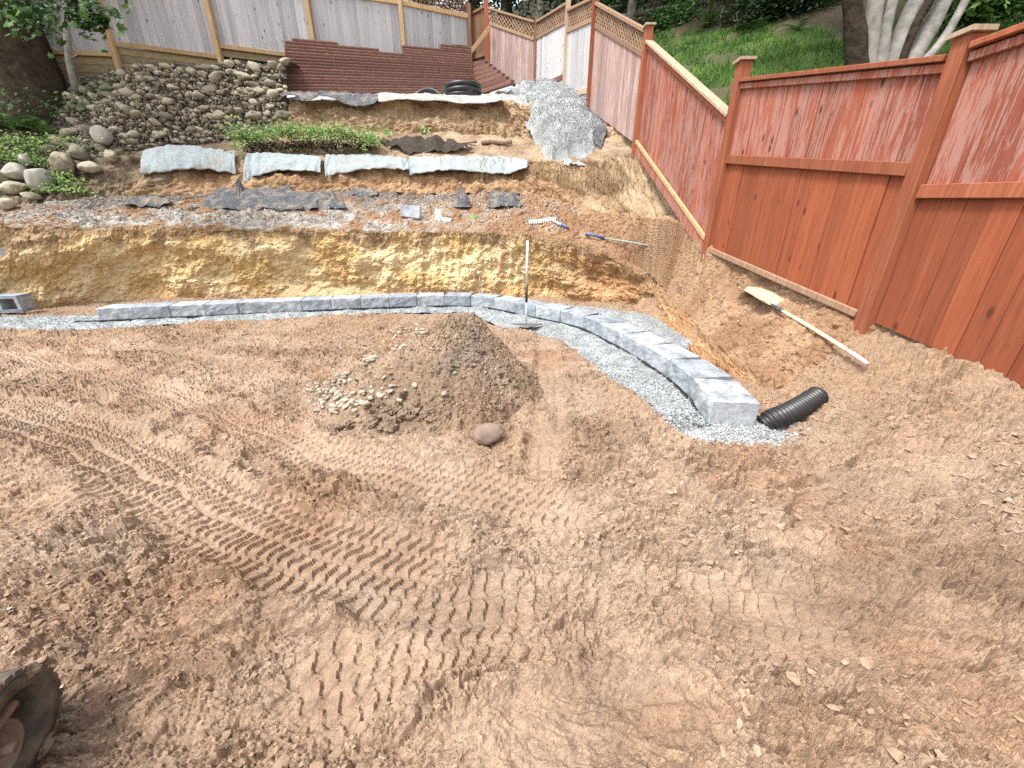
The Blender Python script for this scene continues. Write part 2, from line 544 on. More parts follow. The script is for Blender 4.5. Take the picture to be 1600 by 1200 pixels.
RIDGES = [  # squeezed-up, broken soil between the tracks: line, width, height, roughness
    ([(700, 905), (800, 880), (920, 862), (1050, 850), (1180, 862), (1320, 905), (1500, 955), (1700, 1000)], .13, .038, .55),
    ([(540, 1075), (660, 1045), (780, 1012), (900, 1000), (1010, 985), (1150, 1010)], .12, .03, .55),
    ([(60, 800), (160, 830), (280, 880), (380, 905), (520, 930), (640, 940)], .11, .032, .5),
    ([(300, 640), (390, 700), (470, 745), (560, 780), (680, 810), (800, 830)], .10, .020, .45),
    ([(1000, 1150), (1150, 1110), (1300, 1100), (1500, 1130), (1700, 1180)], .14, .032, .5),
    ([(-100, 950), (80, 960), (220, 1010), (330, 1060), (420, 1100)], .14, .022, .45),
]

def ramp_z(x, y):
    """the pad climbs to the red fence on the right"""
    x0 = np.interp(y, [0, 1.5, 2.3, 3.5, 6], [1.0, 1.35, 1.95, 1.95, 2.1])
    foot = np.interp(y, [0, 1, 2.0, 3.0, 4.0, 5.2], [.28, .36, .45, .57, .74, .97])
    return sstep(0, 1, (x - x0) / (2.95 - x0)) * foot * sstep(-2.5, 1.6, y)

FRONT_PX = [(-420, 545), (-150, 520), (0, 508), (165, 503), (330, 495), (500, 487), (620, 482), (700, 480), (760, 483), (830, 497), (900, 513), (950, 536), (1000, 565), (1045, 596), (1078, 628), (1105, 668)]
FR = np.array([onz(*p) for p in FRONT_PX])
tt_ = np.linspace(0, len(FR) - 1, 1200)
FC = resample(FR, tt_)
tan = np.gradient(FC, axis=0); tan /= np.linalg.norm(tan, axis=1, keepdims=True)
nin = np.stack([tan[:, 1], -tan[:, 0], np.zeros(len(tan))], 1)          # towards the pad
k_ = np.arange(len(FR))
w_in = np.interp(tt_, k_, [.25, .28, .30, .24, .20, .20, .20, .22, .30, .62, .58, .50, .46, .40, .30, .18])
w_out = np.interp(tt_, k_, [1.0, .85, .65, .55, .55, .6, .65, .7, 1.0, 1.35, 1.6, 1.35, .8, .42, .34, .40])

def gravel_mask(x, y):
    """1 where the gravel bedding lies"""
    out = np.zeros(x.shape)
    st = 6
    for a in range(0, len(FC) - 1, st):
        c = FC[a]
        m = (np.abs(x - c[0]) < 1.8) & (np.abs(y - c[1]) < 1.8)
        if not m.any(): continue
        rx, ry = x[m] - c[0], y[m] - c[1]
        al = rx * tan[a][0] + ry * tan[a][1]; di = rx * nin[a][0] + ry * nin[a][1]
        v = sstep(.10, .05, np.abs(al)) * sstep(w_in[a] + .06, w_in[a] - .04, di) * sstep(-w_out[a] - .08, -w_out[a] + .04, di)
        out[m] = np.maximum(out[m], v)
    e = FC[-1]
    rr = np.hypot((x - e[0] - .20) / .40, (y - e[1] - .06) / .25)
    return np.maximum(out, sstep(1.15, .85, rr))

def mud_height(x, y):
    wx = x + .07 * fbm(x * 2.6, y * 2.6, 3, 3); wy = y + .07 * fbm(x * 2.6, y * 2.6, 8, 3)
    z = .05 * fbm(x * .55, y * .55, 1, 3) + .022 * fbm(x * 2, y * 2, 2, 3)
    dist = sstep(-.35, .55, fbm(x * .9 + 4, y * .9, 31, 3))
    fine = sstep(-.3, .5, fbm(x * 1.7, y * 1.7, 77, 2))
    rough = (.74 + .28 * dist) * (1 + .45 * sstep(0, .8, x) * sstep(2.8, 1.8, y))
    p = .028 * plates(wx * 3.4, wy * 4.2, 4, .9, .08, .18, .3) + .034 * plates(wx * 7.5, wy * 10.5, 5, 1.1, .15, .2, .5)
    p = p + (.026 * plates(wx * 17, wy * 23, 6, 1.2, .4, .2, .5) + .0125 * plates(wx * 36, wy * 45, 7, 1.2, .6, .2, .4)) * (.80 + .6 * fine)
    p = p + .012 * np.abs(fbm(x * 30, y * 34, 9, 4)) * (.7 + .6 * fine)
    berm = np.zeros(x.shape); tm = np.zeros(x.shape); th = np.zeros(x.shape)
    for i, (pts, w, dep, pitch, rh, skew) in enumerate(BANDS):
        d, s, ef = band_coords(x, y, pts)
        d = d + .03 * fbm(x * 3, y * 3, 50 + i, 2)
        m = sstep(w / 2 + .015, w / 2 - .035, np.abs(d)) * ef
        keep = (.8 if i < 2 else .45) + (.2 if i < 2 else .55) * sstep(-.4, .15, fbm(x * 1.3, y * 1.3, 70 + i, 2))
        ss = s + skew * np.abs(d) + pitch * .5 * np.floor((d / w + .5) * 4) + .22 * pitch * np.sin((d / w + .5) * 25) + .012 * fbm(x * 7, y * 7, 90 + i, 2)
        ph = (ss / pitch) % 1.0
        bar = sstep(.0, .10, ph) * (1 - .75 * ph)
        split = 1 - .75 * sstep(.022, .008, np.abs(d)) - .6 * sstep(.018, .006, np.abs(np.abs(d) - w * .26))
        rib = rh * (bar * split - .4)
        side = np.exp(-((np.abs(d) - w / 2 - .03) / .045) ** 2) * ef
        mm = m * keep * (1.0 if rh > .013 else .5)
        th = th * (1 - mm) + (-dep + rib) * mm
        tm = np.maximum(tm * (1 - .0 * mm), mm)
        berm = np.maximum(berm, side * (.6 + .8 * np.clip(fbm(x * 5, y * 5, 110 + i, 2), -.5, 1)))
    rid = np.zeros(x.shape); rr_ = np.zeros(x.shape)
    for i, (pts, w, h, k) in enumerate(RIDGES):
        d, s, ef = band_coords(x, y, pts)
        g = np.exp(-((d + .07 * fbm(x * 3, y * 3, 140 + i, 2)) / w) ** 2) * ef * (.55 + .6 * np.clip(fbm(x * 2.2, y * 2.2, 150 + i, 2) + .3, 0, 1))
        rid = np.maximum(rid, g * h); rr_ = np.maximum(rr_, g * k)
    tm = tm * (1 - .4 * np.clip(rr_, 0, 1))
    z = z + p * (rough + rr_) * (1 - .92 * tm) + th * (1 - .5 * np.clip(rr_, 0, 1)) + .04 * berm + rid
    gm = gravel_mask(x, y)
    z = z * (1 - gm) + (-.045) * gm
    return z, dist, tm

NC = 750
ys = [0.1]
while ys[-1] < 7.7:
    y_ = ys[-1]
    ys.append(y_ + min(max((y_ * y_ + 1.69) / 780 * 1.1, .0042), .021))
ys = np.array(ys)
wl = (ys * .92 + .6) * 1.36 + .7
wr = np.minimum(wl, 3.25)
u_ = np.linspace(0, 1, NC)
X = -wl[:, None] + (wl + wr)[:, None] * u_[None, :]
Y = np.repeat(ys[:, None], NC, 1)
x, y = X.ravel(), Y.ravel()
zz, dist, tm = mud_height(x, y)
far = sstep(3.2, 5.0, y)
zz = zz * (1 - .12 * far) + ramp_z(x, y) - .03 * sstep(4.2, 5.4, y)
# hollow under the block wall
def mudcol(x, y, dist, tm):
    a = fbm(x * .7, y * .7, 201, 4); b = fbm(x * 2.4, y * 2.4, 202, 4); c = fbm(x * 1.1 + 3, y * 1.1, 203, 3)
    col = lerp3((.315, .213, .145), (.385, .275, .195), sstep(-.5, .5, a))
    col = col * (1 - .20 * sstep(.05, .6, b * .9 + .1))[:, None]
    t = sstep(.15, .6, c)[:, None] * .55
    col = col * (1 - t) + np.array([.36, .275, .205])[None] * t
    t = sstep(.25, .6, -c + .3 * b)[:, None] * .5
    col = col * (1 - t) + np.array([.30, .178, .105])[None] * t
    return col
cols = mudcol(x, y, dist, tm)
t = (sstep(1.3, 2.4, x) * sstep(1.2, 2.6, y))[:, None] * .65      # sandier soil by the fence
cols = cols * (1 - t) + np.array([.325, .22, .138])[None] * t
st_ = (sstep(2.6, 3.8, y) * sstep(.05, .5, fbm(x * .9, y * 3.2, 209, 4)))[:, None] * .55      # redder, darker streaks further off
cols = cols * (1 - st_) + np.array([.22, .125, .075])[None] * st_
t = (sstep(4.0, 5.0, y + .25 * fbm(x * 2, y * 2, 5, 2)))[:, None] * .5
cols = cols * (1 - t) + np.array([.30, .20, .125])[None] * t
me = new_mesh('mud_ground', np.stack([x, y, zz], 1), grid_faces(len(ys), NC), False, cols)
tag(link('mud_ground', me, M['mud']), 'churned brown mud pad with machine tracks', 'ground', kind='structure')
def ground_z(px_, py_):
    a, _, _ = mud_height(np.atleast_1d(np.asarray(px_, float)), np.atleast_1d(np.asarray(py_, float)))
    f = sstep(3.2, 5.0, np.atleast_1d(np.asarray(py_, float)))
    return a * (1 - .12 * f) + ramp_z(np.atleast_1d(px_), np.atleast_1d(py_)) - .03 * sstep(4.2, 5.4, np.atleast_1d(py_))

# loose clods on the mud
n = 75000
cy = .45 + 5.0 * rng.random(n) ** 1.3
cx = (rng.random(n) * 2 - 1) * ((cy * .92 + .6) * 1.36 + .3)
msk = (fbm(cx * .9 + 4, cy * .9, 31, 3) + .6 * fbm(cx * 4, cy * 4, 33, 2) + rng.normal(0, .2, n) > -.25) & (cx < 2.6) & (gravel_mask(cx, cy) < .2)
cx, cy = cx[msk], cy[msk]
sz = (.0035 + .011 * rng.random(len(cx)) ** 4) * (.8 + .15 * cy)
_k = mud_height(cx, cy)[2] < .35 + .5 * (rng.random(len(cx)) < .12)
cx, cy, sz = cx[_k], cy[_k], sz[_k]
gz = ground_z(cx, cy)
pos = np.stack([cx, cy, gz + sz * .15], 1)
cc = mudcol(cx, cy, np.zeros(len(cx)), 0) * (.78 + .35 * rng.random((len(cx), 1)))
cc = np.where(rng.random((len(cx), 1)) < .006, np.array([[.5, .46, .4]]), cc)
tag(scatter('mud_clods', GRIT, pos, sz, cc, M['bits'], False, squash=.55), 'small brown mud clods strewn over the pad', 'clods', kind='stuff')

n = 6500
cy = .5 + 4.2 * rng.random(n) ** 1.3
cx = (rng.random(n) * 2 - 1) * ((cy * .92 + .6) * 1.36 + .3)
msk = (fbm(cx * .9 + 4, cy * .9, 31, 3) + .6 * fbm(cx * 2.5, cy * 2.5, 34, 2) + .5 * sstep(0, .8, cx) * sstep(2.6, 1.8, cy) + rng.normal(0, .15, n) > .05) & (cx < 2.5) & (gravel_mask(cx, cy) < .2)
msk &= mud_height(cx, cy)[2] < .3
cx, cy = cx[msk], cy[msk]
sz = .009 + .020 * rng.random(len(cx)) ** 2.5
cc = mudcol(cx, cy, np.zeros(len(cx)), 0) * (.85 + .3 * rng.random((len(cx), 1)))
tag(scatter('mud_clods', CRUMBS, np.stack([cx, cy, ground_z(cx, cy) + sz * .05], 1), sz, cc, M['bits'], False, squash=.5), 'larger flaky mud clods in the churned patches', 'clods', kind='stuff')

# ---- control curves of the cut bank, the first terrace and the fence foot (left to right)
def Zp(l): return np.array([onz(*p) if len(p) == 2 else at(*p) for p in l])
C0 = Zp([(-400, 520), (-120, 498), (40, 480), (200, 468), (400, 462), (600, 461), (750, 462), (850, 464), (940, 469), (1012, 475), (1026, 505), (1085, 572), (1150, 618), (1225, 655)])
C0[:, 2] = -.12
C1 = Zp([(-400, 346, 5.6), (-120, 350, 6.05), (40, 352, 6.5), (200, 356, 7.1), (400, 358, 7.5), (600, 361, 7.55), (750, 364, 7.5), (850, 370, 7.35), (935, 392, 7.1), (1010, 426, 6.6), (1060, 480, 5.3), (1120, 541, 3.85), (1190, 592, 3.0), (1262, 640, 2.5)])
C1b = C1 * .86 + np.array([0, 0, 0]) + .14 * Zp([(-400, 318, 7.2), (-120, 320, 7.4), (40, 320, 7.7), (200, 305, 8.5), (400, 300, 9.0), (600, 298, 9.1), (750, 298, 9.1), (850, 305, 8.8), (945, 335, 7.8), (1052, 345, 6.1), (1110, 388, 5.15), (1220, 437, 4.1), (1352, 498, 3.02), (1620, 600, 2.22)])
C2 = Zp([(-400, 318, 7.2), (-120, 320, 7.4), (40, 320, 7.7), (200, 305, 8.5), (400, 300, 9.0), (600, 298, 9.1), (750, 298, 9.1), (850, 305, 8.8), (945, 335, 7.8), (1052, 345, 6.1), (1110, 388, 5.15), (1220, 437, 4.1), (1352, 498, 3.02), (1620, 600, 2.22)])
C2b = C2.copy(); C2b[8:, 0] += .6; C2b[:9, 1] += .25; C2b[:9, 2] += .05
for q_ in (C0, C1, C1b, C2, C2b): q_[-1, 2] -= .30
M_ = len(C0)
ts = np.linspace(0, M_ - 1, 880)
P, seg, t = loft([C0, C1, C1b, C2, C2b], [95, 30, 95, 6], 880, ts)
N = grid_normals(P)
if N[20, 300, 1] > 0: N = -N
arc = np.concatenate([[0], np.cumsum(np.linalg.norm(np.diff(P[60], axis=0), axis=1))])
U = np.repeat(arc[None], len(seg), 0); V = np.repeat((seg * 1.1)[:, None], P.shape[1], 1)
face = sstep(1.12, .9, seg)[:, None] * np.ones_like(U)
Ux, Vx = U.ravel(), V.ravel()
lump = .17 * fbm(Ux * 1.1, Vx * 1.6, 301, 4) + .055 * plates(Ux * 3.2 + .2 * fbm(Ux * 3, Vx * 3, 9, 2), Vx * 3.2, 302) + .045 * plates(Ux * 8, Vx * 7 + .3 * fbm(Ux * 5, Vx * 5, 19, 2), 303) + .032 * plates(Ux * 17, Vx * 18, 304) + .016 * plates(Ux * 36, Vx * 38, 306)
claw = .05 * perlin(Ux * 9 + .5 * perlin(Ux * 1.5, Vx * 2, 6), Vx * 1.1, 305) * sstep(7.6, 8.6, Ux)
flatd = .05 * fbm(P[..., 0].ravel() * 1.4, P[..., 1].ravel() * 1.4, 311, 4) + .055 * plates(P[..., 0].ravel() * 5, P[..., 1].ravel() * 5, 312) + .04 * plates(P[..., 0].ravel() * 14, P[..., 1].ravel() * 14, 313)
hgt = np.linalg.norm(C1 - C0, axis=1)
hs_ = np.repeat(np.clip(np.interp(t, np.arange(M_), hgt) / 1.1, .6, 1)[None], len(seg), 0).ravel()
fr = face.ravel()
d = fr * (lump + claw) * hs_ + (1 - fr) * flatd * .8
d *= np.repeat(sstep(0, .25, seg)[:, None], P.shape[1], 1).ravel() * .8 + .2
P = P + N * d.reshape(U.shape)[..., None]
# soil colours: yellow clay on the left, orange-brown to the right, dark topsoil along the edge
px_, pz_ = P[..., 0].ravel(), P[..., 2].ravel()
tu = np.repeat(t[None], len(seg), 0).ravel()
sg = np.repeat(seg[:, None], P.shape[1], 1).ravel()
n1 = fbm(Ux * 1.3, Vx * 2.2, 321, 4); n2 = fbm(Ux * 3.5, Vx * 4, 322, 4)
yel = lerp3((.60, .425, .20), (.70, .565, .34), sstep(-.5, .5, n1))
org = lerp3((.40, .235, .12), (.54, .36, .20), sstep(-.5, .5, n1))
tt = sstep(6.0, 8.0, tu + .6 * n1)
fc = yel * (1 - tt[:, None]) + org * tt[:, None]
s2 = sstep(.1, .5, n2)[:, None] * .4
fc = fc * (1 - s2) + np.array([.50, .31, .15])[None] * s2
top = sstep(.80, .96, sg + .14 * n1 + .1 * n2)[:, None]
fc = fc * (1 - top * .75) + np.array([.27, .165, .095])[None] * top * .75
lo = sstep(.3, .05, sg)[:, None] * .35
fc = fc * (1 - lo) + np.array([.42, .22, .10])[None] * lo
n3 = fbm(px_ * 1.6, P[..., 1].ravel() * 1.6, 331, 4); n4 = fbm(px_ * 5, P[..., 1].ravel() * 5, 332, 3)
grv = lerp3((.27, .24, .205), (.43, .41, .375), sstep(-.5, .5, n4))
brn = lerp3((.28, .165, .095), (.38, .25, .155), sstep(-.5, .5, n3))
left = sstep(6.6, 5.2, tu + .8 * n3)
gm = (left * sstep(-.35, .4, n3 + .12 + .5 * n4))[:, None]
tc_ = brn * (1 - gm) + grv * gm
bk = (left * sstep(2.3, 2.9, sg + .35 * n3) * sstep(1.5, 3, tu))[:, None] * .8
tc_ = tc_ * (1 - bk) + np.array([.13, .105, .09])[None] * bk
sw = sstep(.95, 1.12, sg)[:, None]
cols = fc * (1 - sw) + tc_ * sw
gf = grid_faces(*U.shape)
me = new_mesh('cut_bank', P.reshape(-1, 3), gf, False, cols)
tag(link('cut_bank', me, M['bank']), 'vertical cut bank of yellow clay with terrace above', 'bank', kind='structure')
BANK_TOP = P[95].copy(); BANK_MID = P[110].copy(); TERR = P[130:215].copy()

# ---- second and third bank with their terraces
D2 = np.concatenate([C2[:9], Zp([(1052, 345, 6.1)])])
D2[:, 1] -= .12; D2[:, 2] -= .08; D2[-1, 2] -= .35; D2[-2, 2] -= .15
D2[-2:, 1] += .30; D2[-2:, 2] -= .12
D2 = np.concatenate([D2, D2[-1:] + np.array([[.9, .1, .1]])])
D3 = Zp([(-400, 270, 7.6), (-120, 272, 7.9), (40, 270, 8.5), (225, 247, 9.1), (400, 247, 9.45), (600, 249, 9.5), (750, 249, 9.5), (835, 250, 9.2), (930, 252, 8.5), (990, 240, 7.8)])
D4 = Zp([(-400, 225, 8.4), (-120, 228, 8.8), (40, 222, 9.3), (225, 222, 9.9), (400, 212, 10.3), (600, 206, 10.4), (750, 210, 10.4), (815, 218, 10.2), (890, 226, 9.4), (965, 222, 8.5)])
D5 = Zp([(-400, 160, 9.6), (-120, 160, 10.0), (40, 150, 10.4), (225, 158, 10.6), (400, 158, 10.7), (600, 156, 10.75), (750, 158, 10.75), (800, 160, 10.6), (880, 175, 10.2), (925, 185, 9.6)])
D6 = Zp([(-400, 120, 10.3), (-120, 112, 10.6), (40, 105, 10.9), (225, 108, 11.2), (400, 150, 11.3), (600, 147, 12.3), (748, 146, 13.4), (790, 142, 13.2), (850, 140, 13.0), (905, 152, 11.2)])
D3, D4, D5, D6 = [np.concatenate([q_, q_[-1:] + np.array([[.9, .15, .1]])]) for q_ in (D3, D4, D5, D6)]
D7 = D6 + np.array([.0, .8, .05])
ts = np.linspace(0, 10, 660)
P, seg, t = loft([D2, D3, D4, D5, D6, D7], [60, 32, 60, 22, 4], 660, ts)
N = grid_normals(P)
if N[20, 300, 1] > 0: N = -N
arc = np.concatenate([[0], np.cumsum(np.linalg.norm(np.diff(P[60], axis=0), axis=1))])
U = np.repeat(arc[None], len(seg), 0); V = np.repeat(seg[:, None] * .9, P.shape[1], 1)
Ux, Vx = U.ravel(), V.ravel()
sg = np.repeat(seg[:, None], P.shape[1], 1).ravel(); tu = np.repeat(t[None], len(seg), 0).ravel()
isf = np.maximum(sstep(1.1, .95, sg), sstep(1.95, 2.05, sg) * sstep(3.05, 2.95, sg))
lump = .10 * fbm(Ux * 1.3, Vx * 2, 401, 4) + .06 * plates(Ux * 4, Vx * 4, 402) + .04 * plates(Ux * 10, Vx * 9, 403) + .03 * perlin(Ux * 10, Vx * 1.2, 404)
fl = .05 * fbm(P[..., 0].ravel() * 1.4, P[..., 1].ravel() * 1.4, 411, 4) + .03 * plates(P[..., 0].ravel() * 6, P[..., 1].ravel() * 6, 412)
d = isf * lump + (1 - isf) * fl
P = P + N * d.reshape(U.shape)[..., None]
n1 = fbm(Ux * 1.4, Vx * 2.4, 421, 4); n2 = fbm(Ux * 4, Vx * 4, 422, 3)
fc = lerp3((.31, .205, .12), (.45, .335, .215), sstep(-.5, .5, n1 + .3 * n2))
o2 = (sstep(1.1, .2, sg) * sstep(8.2, 7.0, tu))[:, None] * .55
fc = fc * (1 - o2) + np.array([.40, .235, .12])[None] * o2
tc_ = lerp3((.26, .18, .12), (.40, .30, .20), sstep(-.5, .5, n1))
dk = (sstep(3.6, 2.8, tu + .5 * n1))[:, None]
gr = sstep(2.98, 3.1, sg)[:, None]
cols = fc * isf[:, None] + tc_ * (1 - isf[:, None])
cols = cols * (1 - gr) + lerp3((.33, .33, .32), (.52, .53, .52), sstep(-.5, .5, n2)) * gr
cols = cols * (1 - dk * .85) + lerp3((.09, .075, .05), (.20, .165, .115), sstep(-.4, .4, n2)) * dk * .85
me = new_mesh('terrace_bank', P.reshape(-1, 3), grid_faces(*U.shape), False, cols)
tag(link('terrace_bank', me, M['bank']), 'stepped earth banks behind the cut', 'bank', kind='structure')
def d3(px): return resample(D3, np.interp([px], [-400, -120, 40, 225, 400, 600, 750, 835, 930, 990], range(10)))[0]
def d5(px): return resample(D5, np.interp([px], [-400, -120, 40, 225, 400, 600, 750, 800, 880, 925], range(10)))[0]
TB = P

# ---- grey gravel spilling down by the right fence
G_L = Zp([(790, 130, 13.0), (808, 150, 11.5), (822, 175, 10.2), (840, 210, 9.6), (862, 246, 8.95)])
G_M = Zp([(845, 126, 13.1), (868, 142, 11.4), (885, 165, 10.1), (895, 198, 9.3), (905, 236, 8.7)])
G_R = Zp([(905, 138, 12.2), (925, 158, 10.6), (942, 185, 9.5), (950, 212, 8.9), (948, 232, 8.5)])
rowsG = [resample(g, np.linspace(0, 4, 90)) for g in (G_L, G_M, G_R)]
s3 = np.linspace(0, 2, 90)
P = np.array([resample(np.array([r[i] for r in rowsG]), s3) for i in range(90)])
un, vn = np.meshgrid(np.linspace(0, 1, 90), np.linspace(0, 1, 90))
edge = np.minimum(np.minimum(un, 1 - un), np.minimum(vn * 3 + .05, (1 - vn) * 1.2))
nz = fbm(P[..., 0].ravel() * 2.5, P[..., 1].ravel() * 2.5, 501, 4).reshape(un.shape)
P[..., 2] += .30 * sstep(-.02, .30, edge + .14 * nz) - .25 + .03 * nz
P[..., 1] -= .07 * sstep(0, .3, edge + .10 * nz)
cols = lerp3((.31, .33, .33), (.43, .46, .46), sstep(-.4, .4, nz).ravel())
me = new_mesh('gravel_spill', P.reshape(-1, 3), grid_faces(90, 90), True, cols)
GSm = (edge + .14 * nz) > .12
tag(link('gravel_spill', me, M['gravel']), 'grey gravel slope below the lattice fence', 'gravel', kind='structure')
GS = P

# ---- gravel bedding along the block wall
s_ = np.linspace(0, 1, 40)
G = FC[:, None, :] + nin[:, None, :] * (w_in[:, None] * (1 - s_) - w_out[:, None] * s_)[..., None]
# round end past the last block
end = FC[-1]; ang = np.linspace(0, 1, 60)
gx, gy = G[..., 0].ravel(), G[..., 1].ravel()
es = np.minimum(s_, 1 - s_)[None, :] * np.ones((len(FC), 1))
gz = .012 + .02 * fbm(gx * 3, gy * 3, 601, 3) + .05 * sstep(0, .22, es.ravel() + .09 * fbm(gx * 4, gy * 4, 602, 3)) - .05
gz += .0
G[..., 2] = gz.reshape(G.shape[:2]) - .07 * sstep(1150, 1195, np.arange(len(FC)))[:, None]
gcol = lerp3((.27, .295, .30), (.39, .42, .425), sstep(-.4, .4, fbm(gx * 6, gy * 6, 603, 3)))
# end apron as a disc
ea = np.linspace(0, 2 * np.pi, 48, endpoint=False); er = np.linspace(0, 1, 14)
cxe, cye = end[0] + .20, end[1] + .06
RX = cxe + np.outer(er, np.cos(ea)) * .42 * (1 + .12 * perlin(np.cos(ea) * 2, np.sin(ea) * 2, 4)); RY = cye + np.outer(er, np.sin(ea)) * .26
RZ = .03 - .10 * np.repeat((er ** 2)[:, None], 48, 1)
ev = np.stack([RX.ravel(), RY.ravel(), RZ.ravel() + .015 * fbm(RX.ravel() * 4, RY.ravel() * 4, 605, 3)], 1)
ef_ = []
b0 = len(FC) * 40
for i in range(13):
    for j in range(48):
        ef_.append((b0 + i * 48 + j, b0 + i * 48 + (j + 1) % 48, b0 + (i + 1) * 48 + (j + 1) % 48, b0 + (i + 1) * 48 + j))
allv = np.concatenate([G.reshape(-1, 3), ev]); allf = np.concatenate([grid_faces(len(FC), 40)[:, ::-1], np.array(ef_)])
me = new_mesh('gravel_bed', allv, allf, True, np.concatenate([gcol, np.full((len(ev), 3), .45)]))
tag(link('gravel_bed', me, M['gravel']), 'blue grey crushed gravel bedding along the block wall', 'gravel', kind='structure')

def chip_cols(n, tint=(.34, .365, .37)):
    v = rng.normal(1, .24, (n, 1)).clip(.45, 1.6)
    return np.asarray(tint)[None] * v * rng.normal(1, .04, (n, 3))
n = 15000
i = (rng.random(n) ** .8 * (len(FC) - 1)).astype(int); s = rng.random(n) * 1.16 - .08
q = FC[i] + nin[i] * (w_in[i] * (1 - s) - w_out[i] * s)[:, None]
es = np.minimum(s, 1 - s)
q[:, 2] = .012 + .02 * fbm(q[:, 0] * 3, q[:, 1] * 3, 601, 3) + .05 * sstep(0, .22, es + .09 * fbm(q[:, 0] * 4, q[:, 1] * 4, 602, 3)) - .05 + .004
keepm = (es > -.02) | (rng.random(n) < .5)
q = q[keepm]; q[:, 2] = np.where(es[keepm] < 0, ground_z(q[:, 0], q[:, 1]) + .003, q[:, 2])
q2 = np.stack([cxe + rng.normal(0, .20, 2600), cye + rng.normal(0, .13, 2600), np.zeros(2600)], 1)
rr = np.hypot((q2[:, 0] - cxe) / .42, (q2[:, 1] - cye) / .26)
q2 = q2[rr < 1.25]; rr = rr[rr < 1.25]
q2[:, 2] = np.maximum(.03 - .10 * rr ** 2 + .015 * fbm(q2[:, 0] * 4, q2[:, 1] * 4, 605, 3), ground_z(q2[:, 0], q2[:, 1])) + .004
q = np.concatenate([q, q2])
sz = .006 + .009 * rng.random(len(q))
tag(scatter('gravel_chips', GRIT, q, sz, chip_cols(len(q)), M['bits']), 'loose crushed gravel chips beside the block wall', 'gravel', kind='stuff')
n = 15000
a, b = rng.random(n), rng.random(n)
ga, gb = np.where(GSm); gi = rng.integers(0, len(ga), n)
q = GS[ga[gi], gb[gi]] + rng.normal(0, .05, (n, 3)) * np.array([1, 1, .15]); q[:, 2] += .012
tag(scatter('gravel_chips', GRIT, q, .006 + .010 * rng.random(n), chip_cols(n, (.35, .375, .38)), M['bits']), 'coarse grey gravel on the slope below the lattice fence', 'gravel', kind='stuff')
# gravel and rubble over the first terrace
n = 9000
r_ = (rng.random(n) * 84).astype(int); c_ = (45 + rng.random(n) * 465).astype(int)
q = TERR[r_, c_] + rng.normal(0, .03, (n, 3)) * np.array([1, 1, .2])
kp = fbm(q[:, 0] * 1.6, q[:, 1] * 1.6, 331, 3) > -.25
q = q[kp]; v = rng.random((len(q), 1))
cc = np.where(v < .6, np.array([[.40, .40, .38]]), np.array([[.30, .21, .14]])) * rng.normal(1, .28, (len(q), 1)).clip(.4, 1.7)
tag(scatter('terrace_gravel', GRIT, q, .010 + .02 * rng.random(len(q)) ** 2, cc, M['bits']), 'mixed gravel and soil crumbs on the first terrace', 'gravel', kind='stuff')
n = 3600
r_ = (rng.random(n) * 84).astype(int); c_ = (500 + rng.random(n) * 370).astype(int)
q = TERR[r_, c_] + rng.normal(0, .02, (n, 3)) * np.array([1, 1, .2])
cc = np.array([[.36, .235, .14]]) * rng.normal(1, .22, (n, 1)).clip(.5, 1.6)
tag(scatter('soil_crumbs', CRUMBS, q, .004 + .015 * rng.random(n) ** 4, cc, M['bits'], True), 'brown soil crumbs on the slope below the red fence', 'clods', kind='stuff')

# dry roots and straw hanging over the bank edges
def strands(name, roots, n, L, mat, label, spread=.5, drop=.9, w=.004):
    i = rng.integers(0, len(roots), n)
    p = roots[i] + rng.normal(0, .05, (n, 3)); p[:, 1] -= .02
    dirv = np.stack([rng.normal(0, spread, n), -.45 - .3 * rng.random(n), -drop * rng.random(n) ** .5], 1)
    dirv /= np.linalg.norm(dirv, axis=1, keepdims=True)
    ln = (L * (.3 + rng.random(n)))[:, None]
    side = np.stack([np.ones(n), rng.normal(0, .3, n), rng.normal(0, .5, n)], 1); side /= np.linalg.norm(side, axis=1, keepdims=True)
    V_ = []
    for k in range(4):
        f = k / 3
        c = p + dirv * ln * f + np.array([0, .3, -.6])[None] * ln * f * f * .6
        ww = w * (1 - .6 * f)
        V_ += [c - side * ww, c + side * ww]
    V_ = np.stack(V_, 1)
    F0 = np.array([[0, 1, 3, 2], [2, 3, 5, 4], [4, 5, 7, 6]])
    Fc = (F0[None] + (np.arange(n) * 8)[:, None, None]).reshape(-1, 4)
    g = np.repeat(rng.random(n), 8)[:, None] * np.ones((1, 3))
    me = new_mesh(name, V_.reshape(-1, 3), Fc, False, g)
    return tag(link(name, me, mat), label, 'roots', kind='stuff')
strands('hanging_roots', BANK_TOP[70:650], 1300, .13, M['straw'], 'dry roots and straw hanging over the top of the cut bank')
strands('hanging_roots', TB[40:60, 360:600].reshape(-1, 3), 1500, .25, M['straw'], 'dry straw strands on the brown slope under the gravel', .25, 1.3)
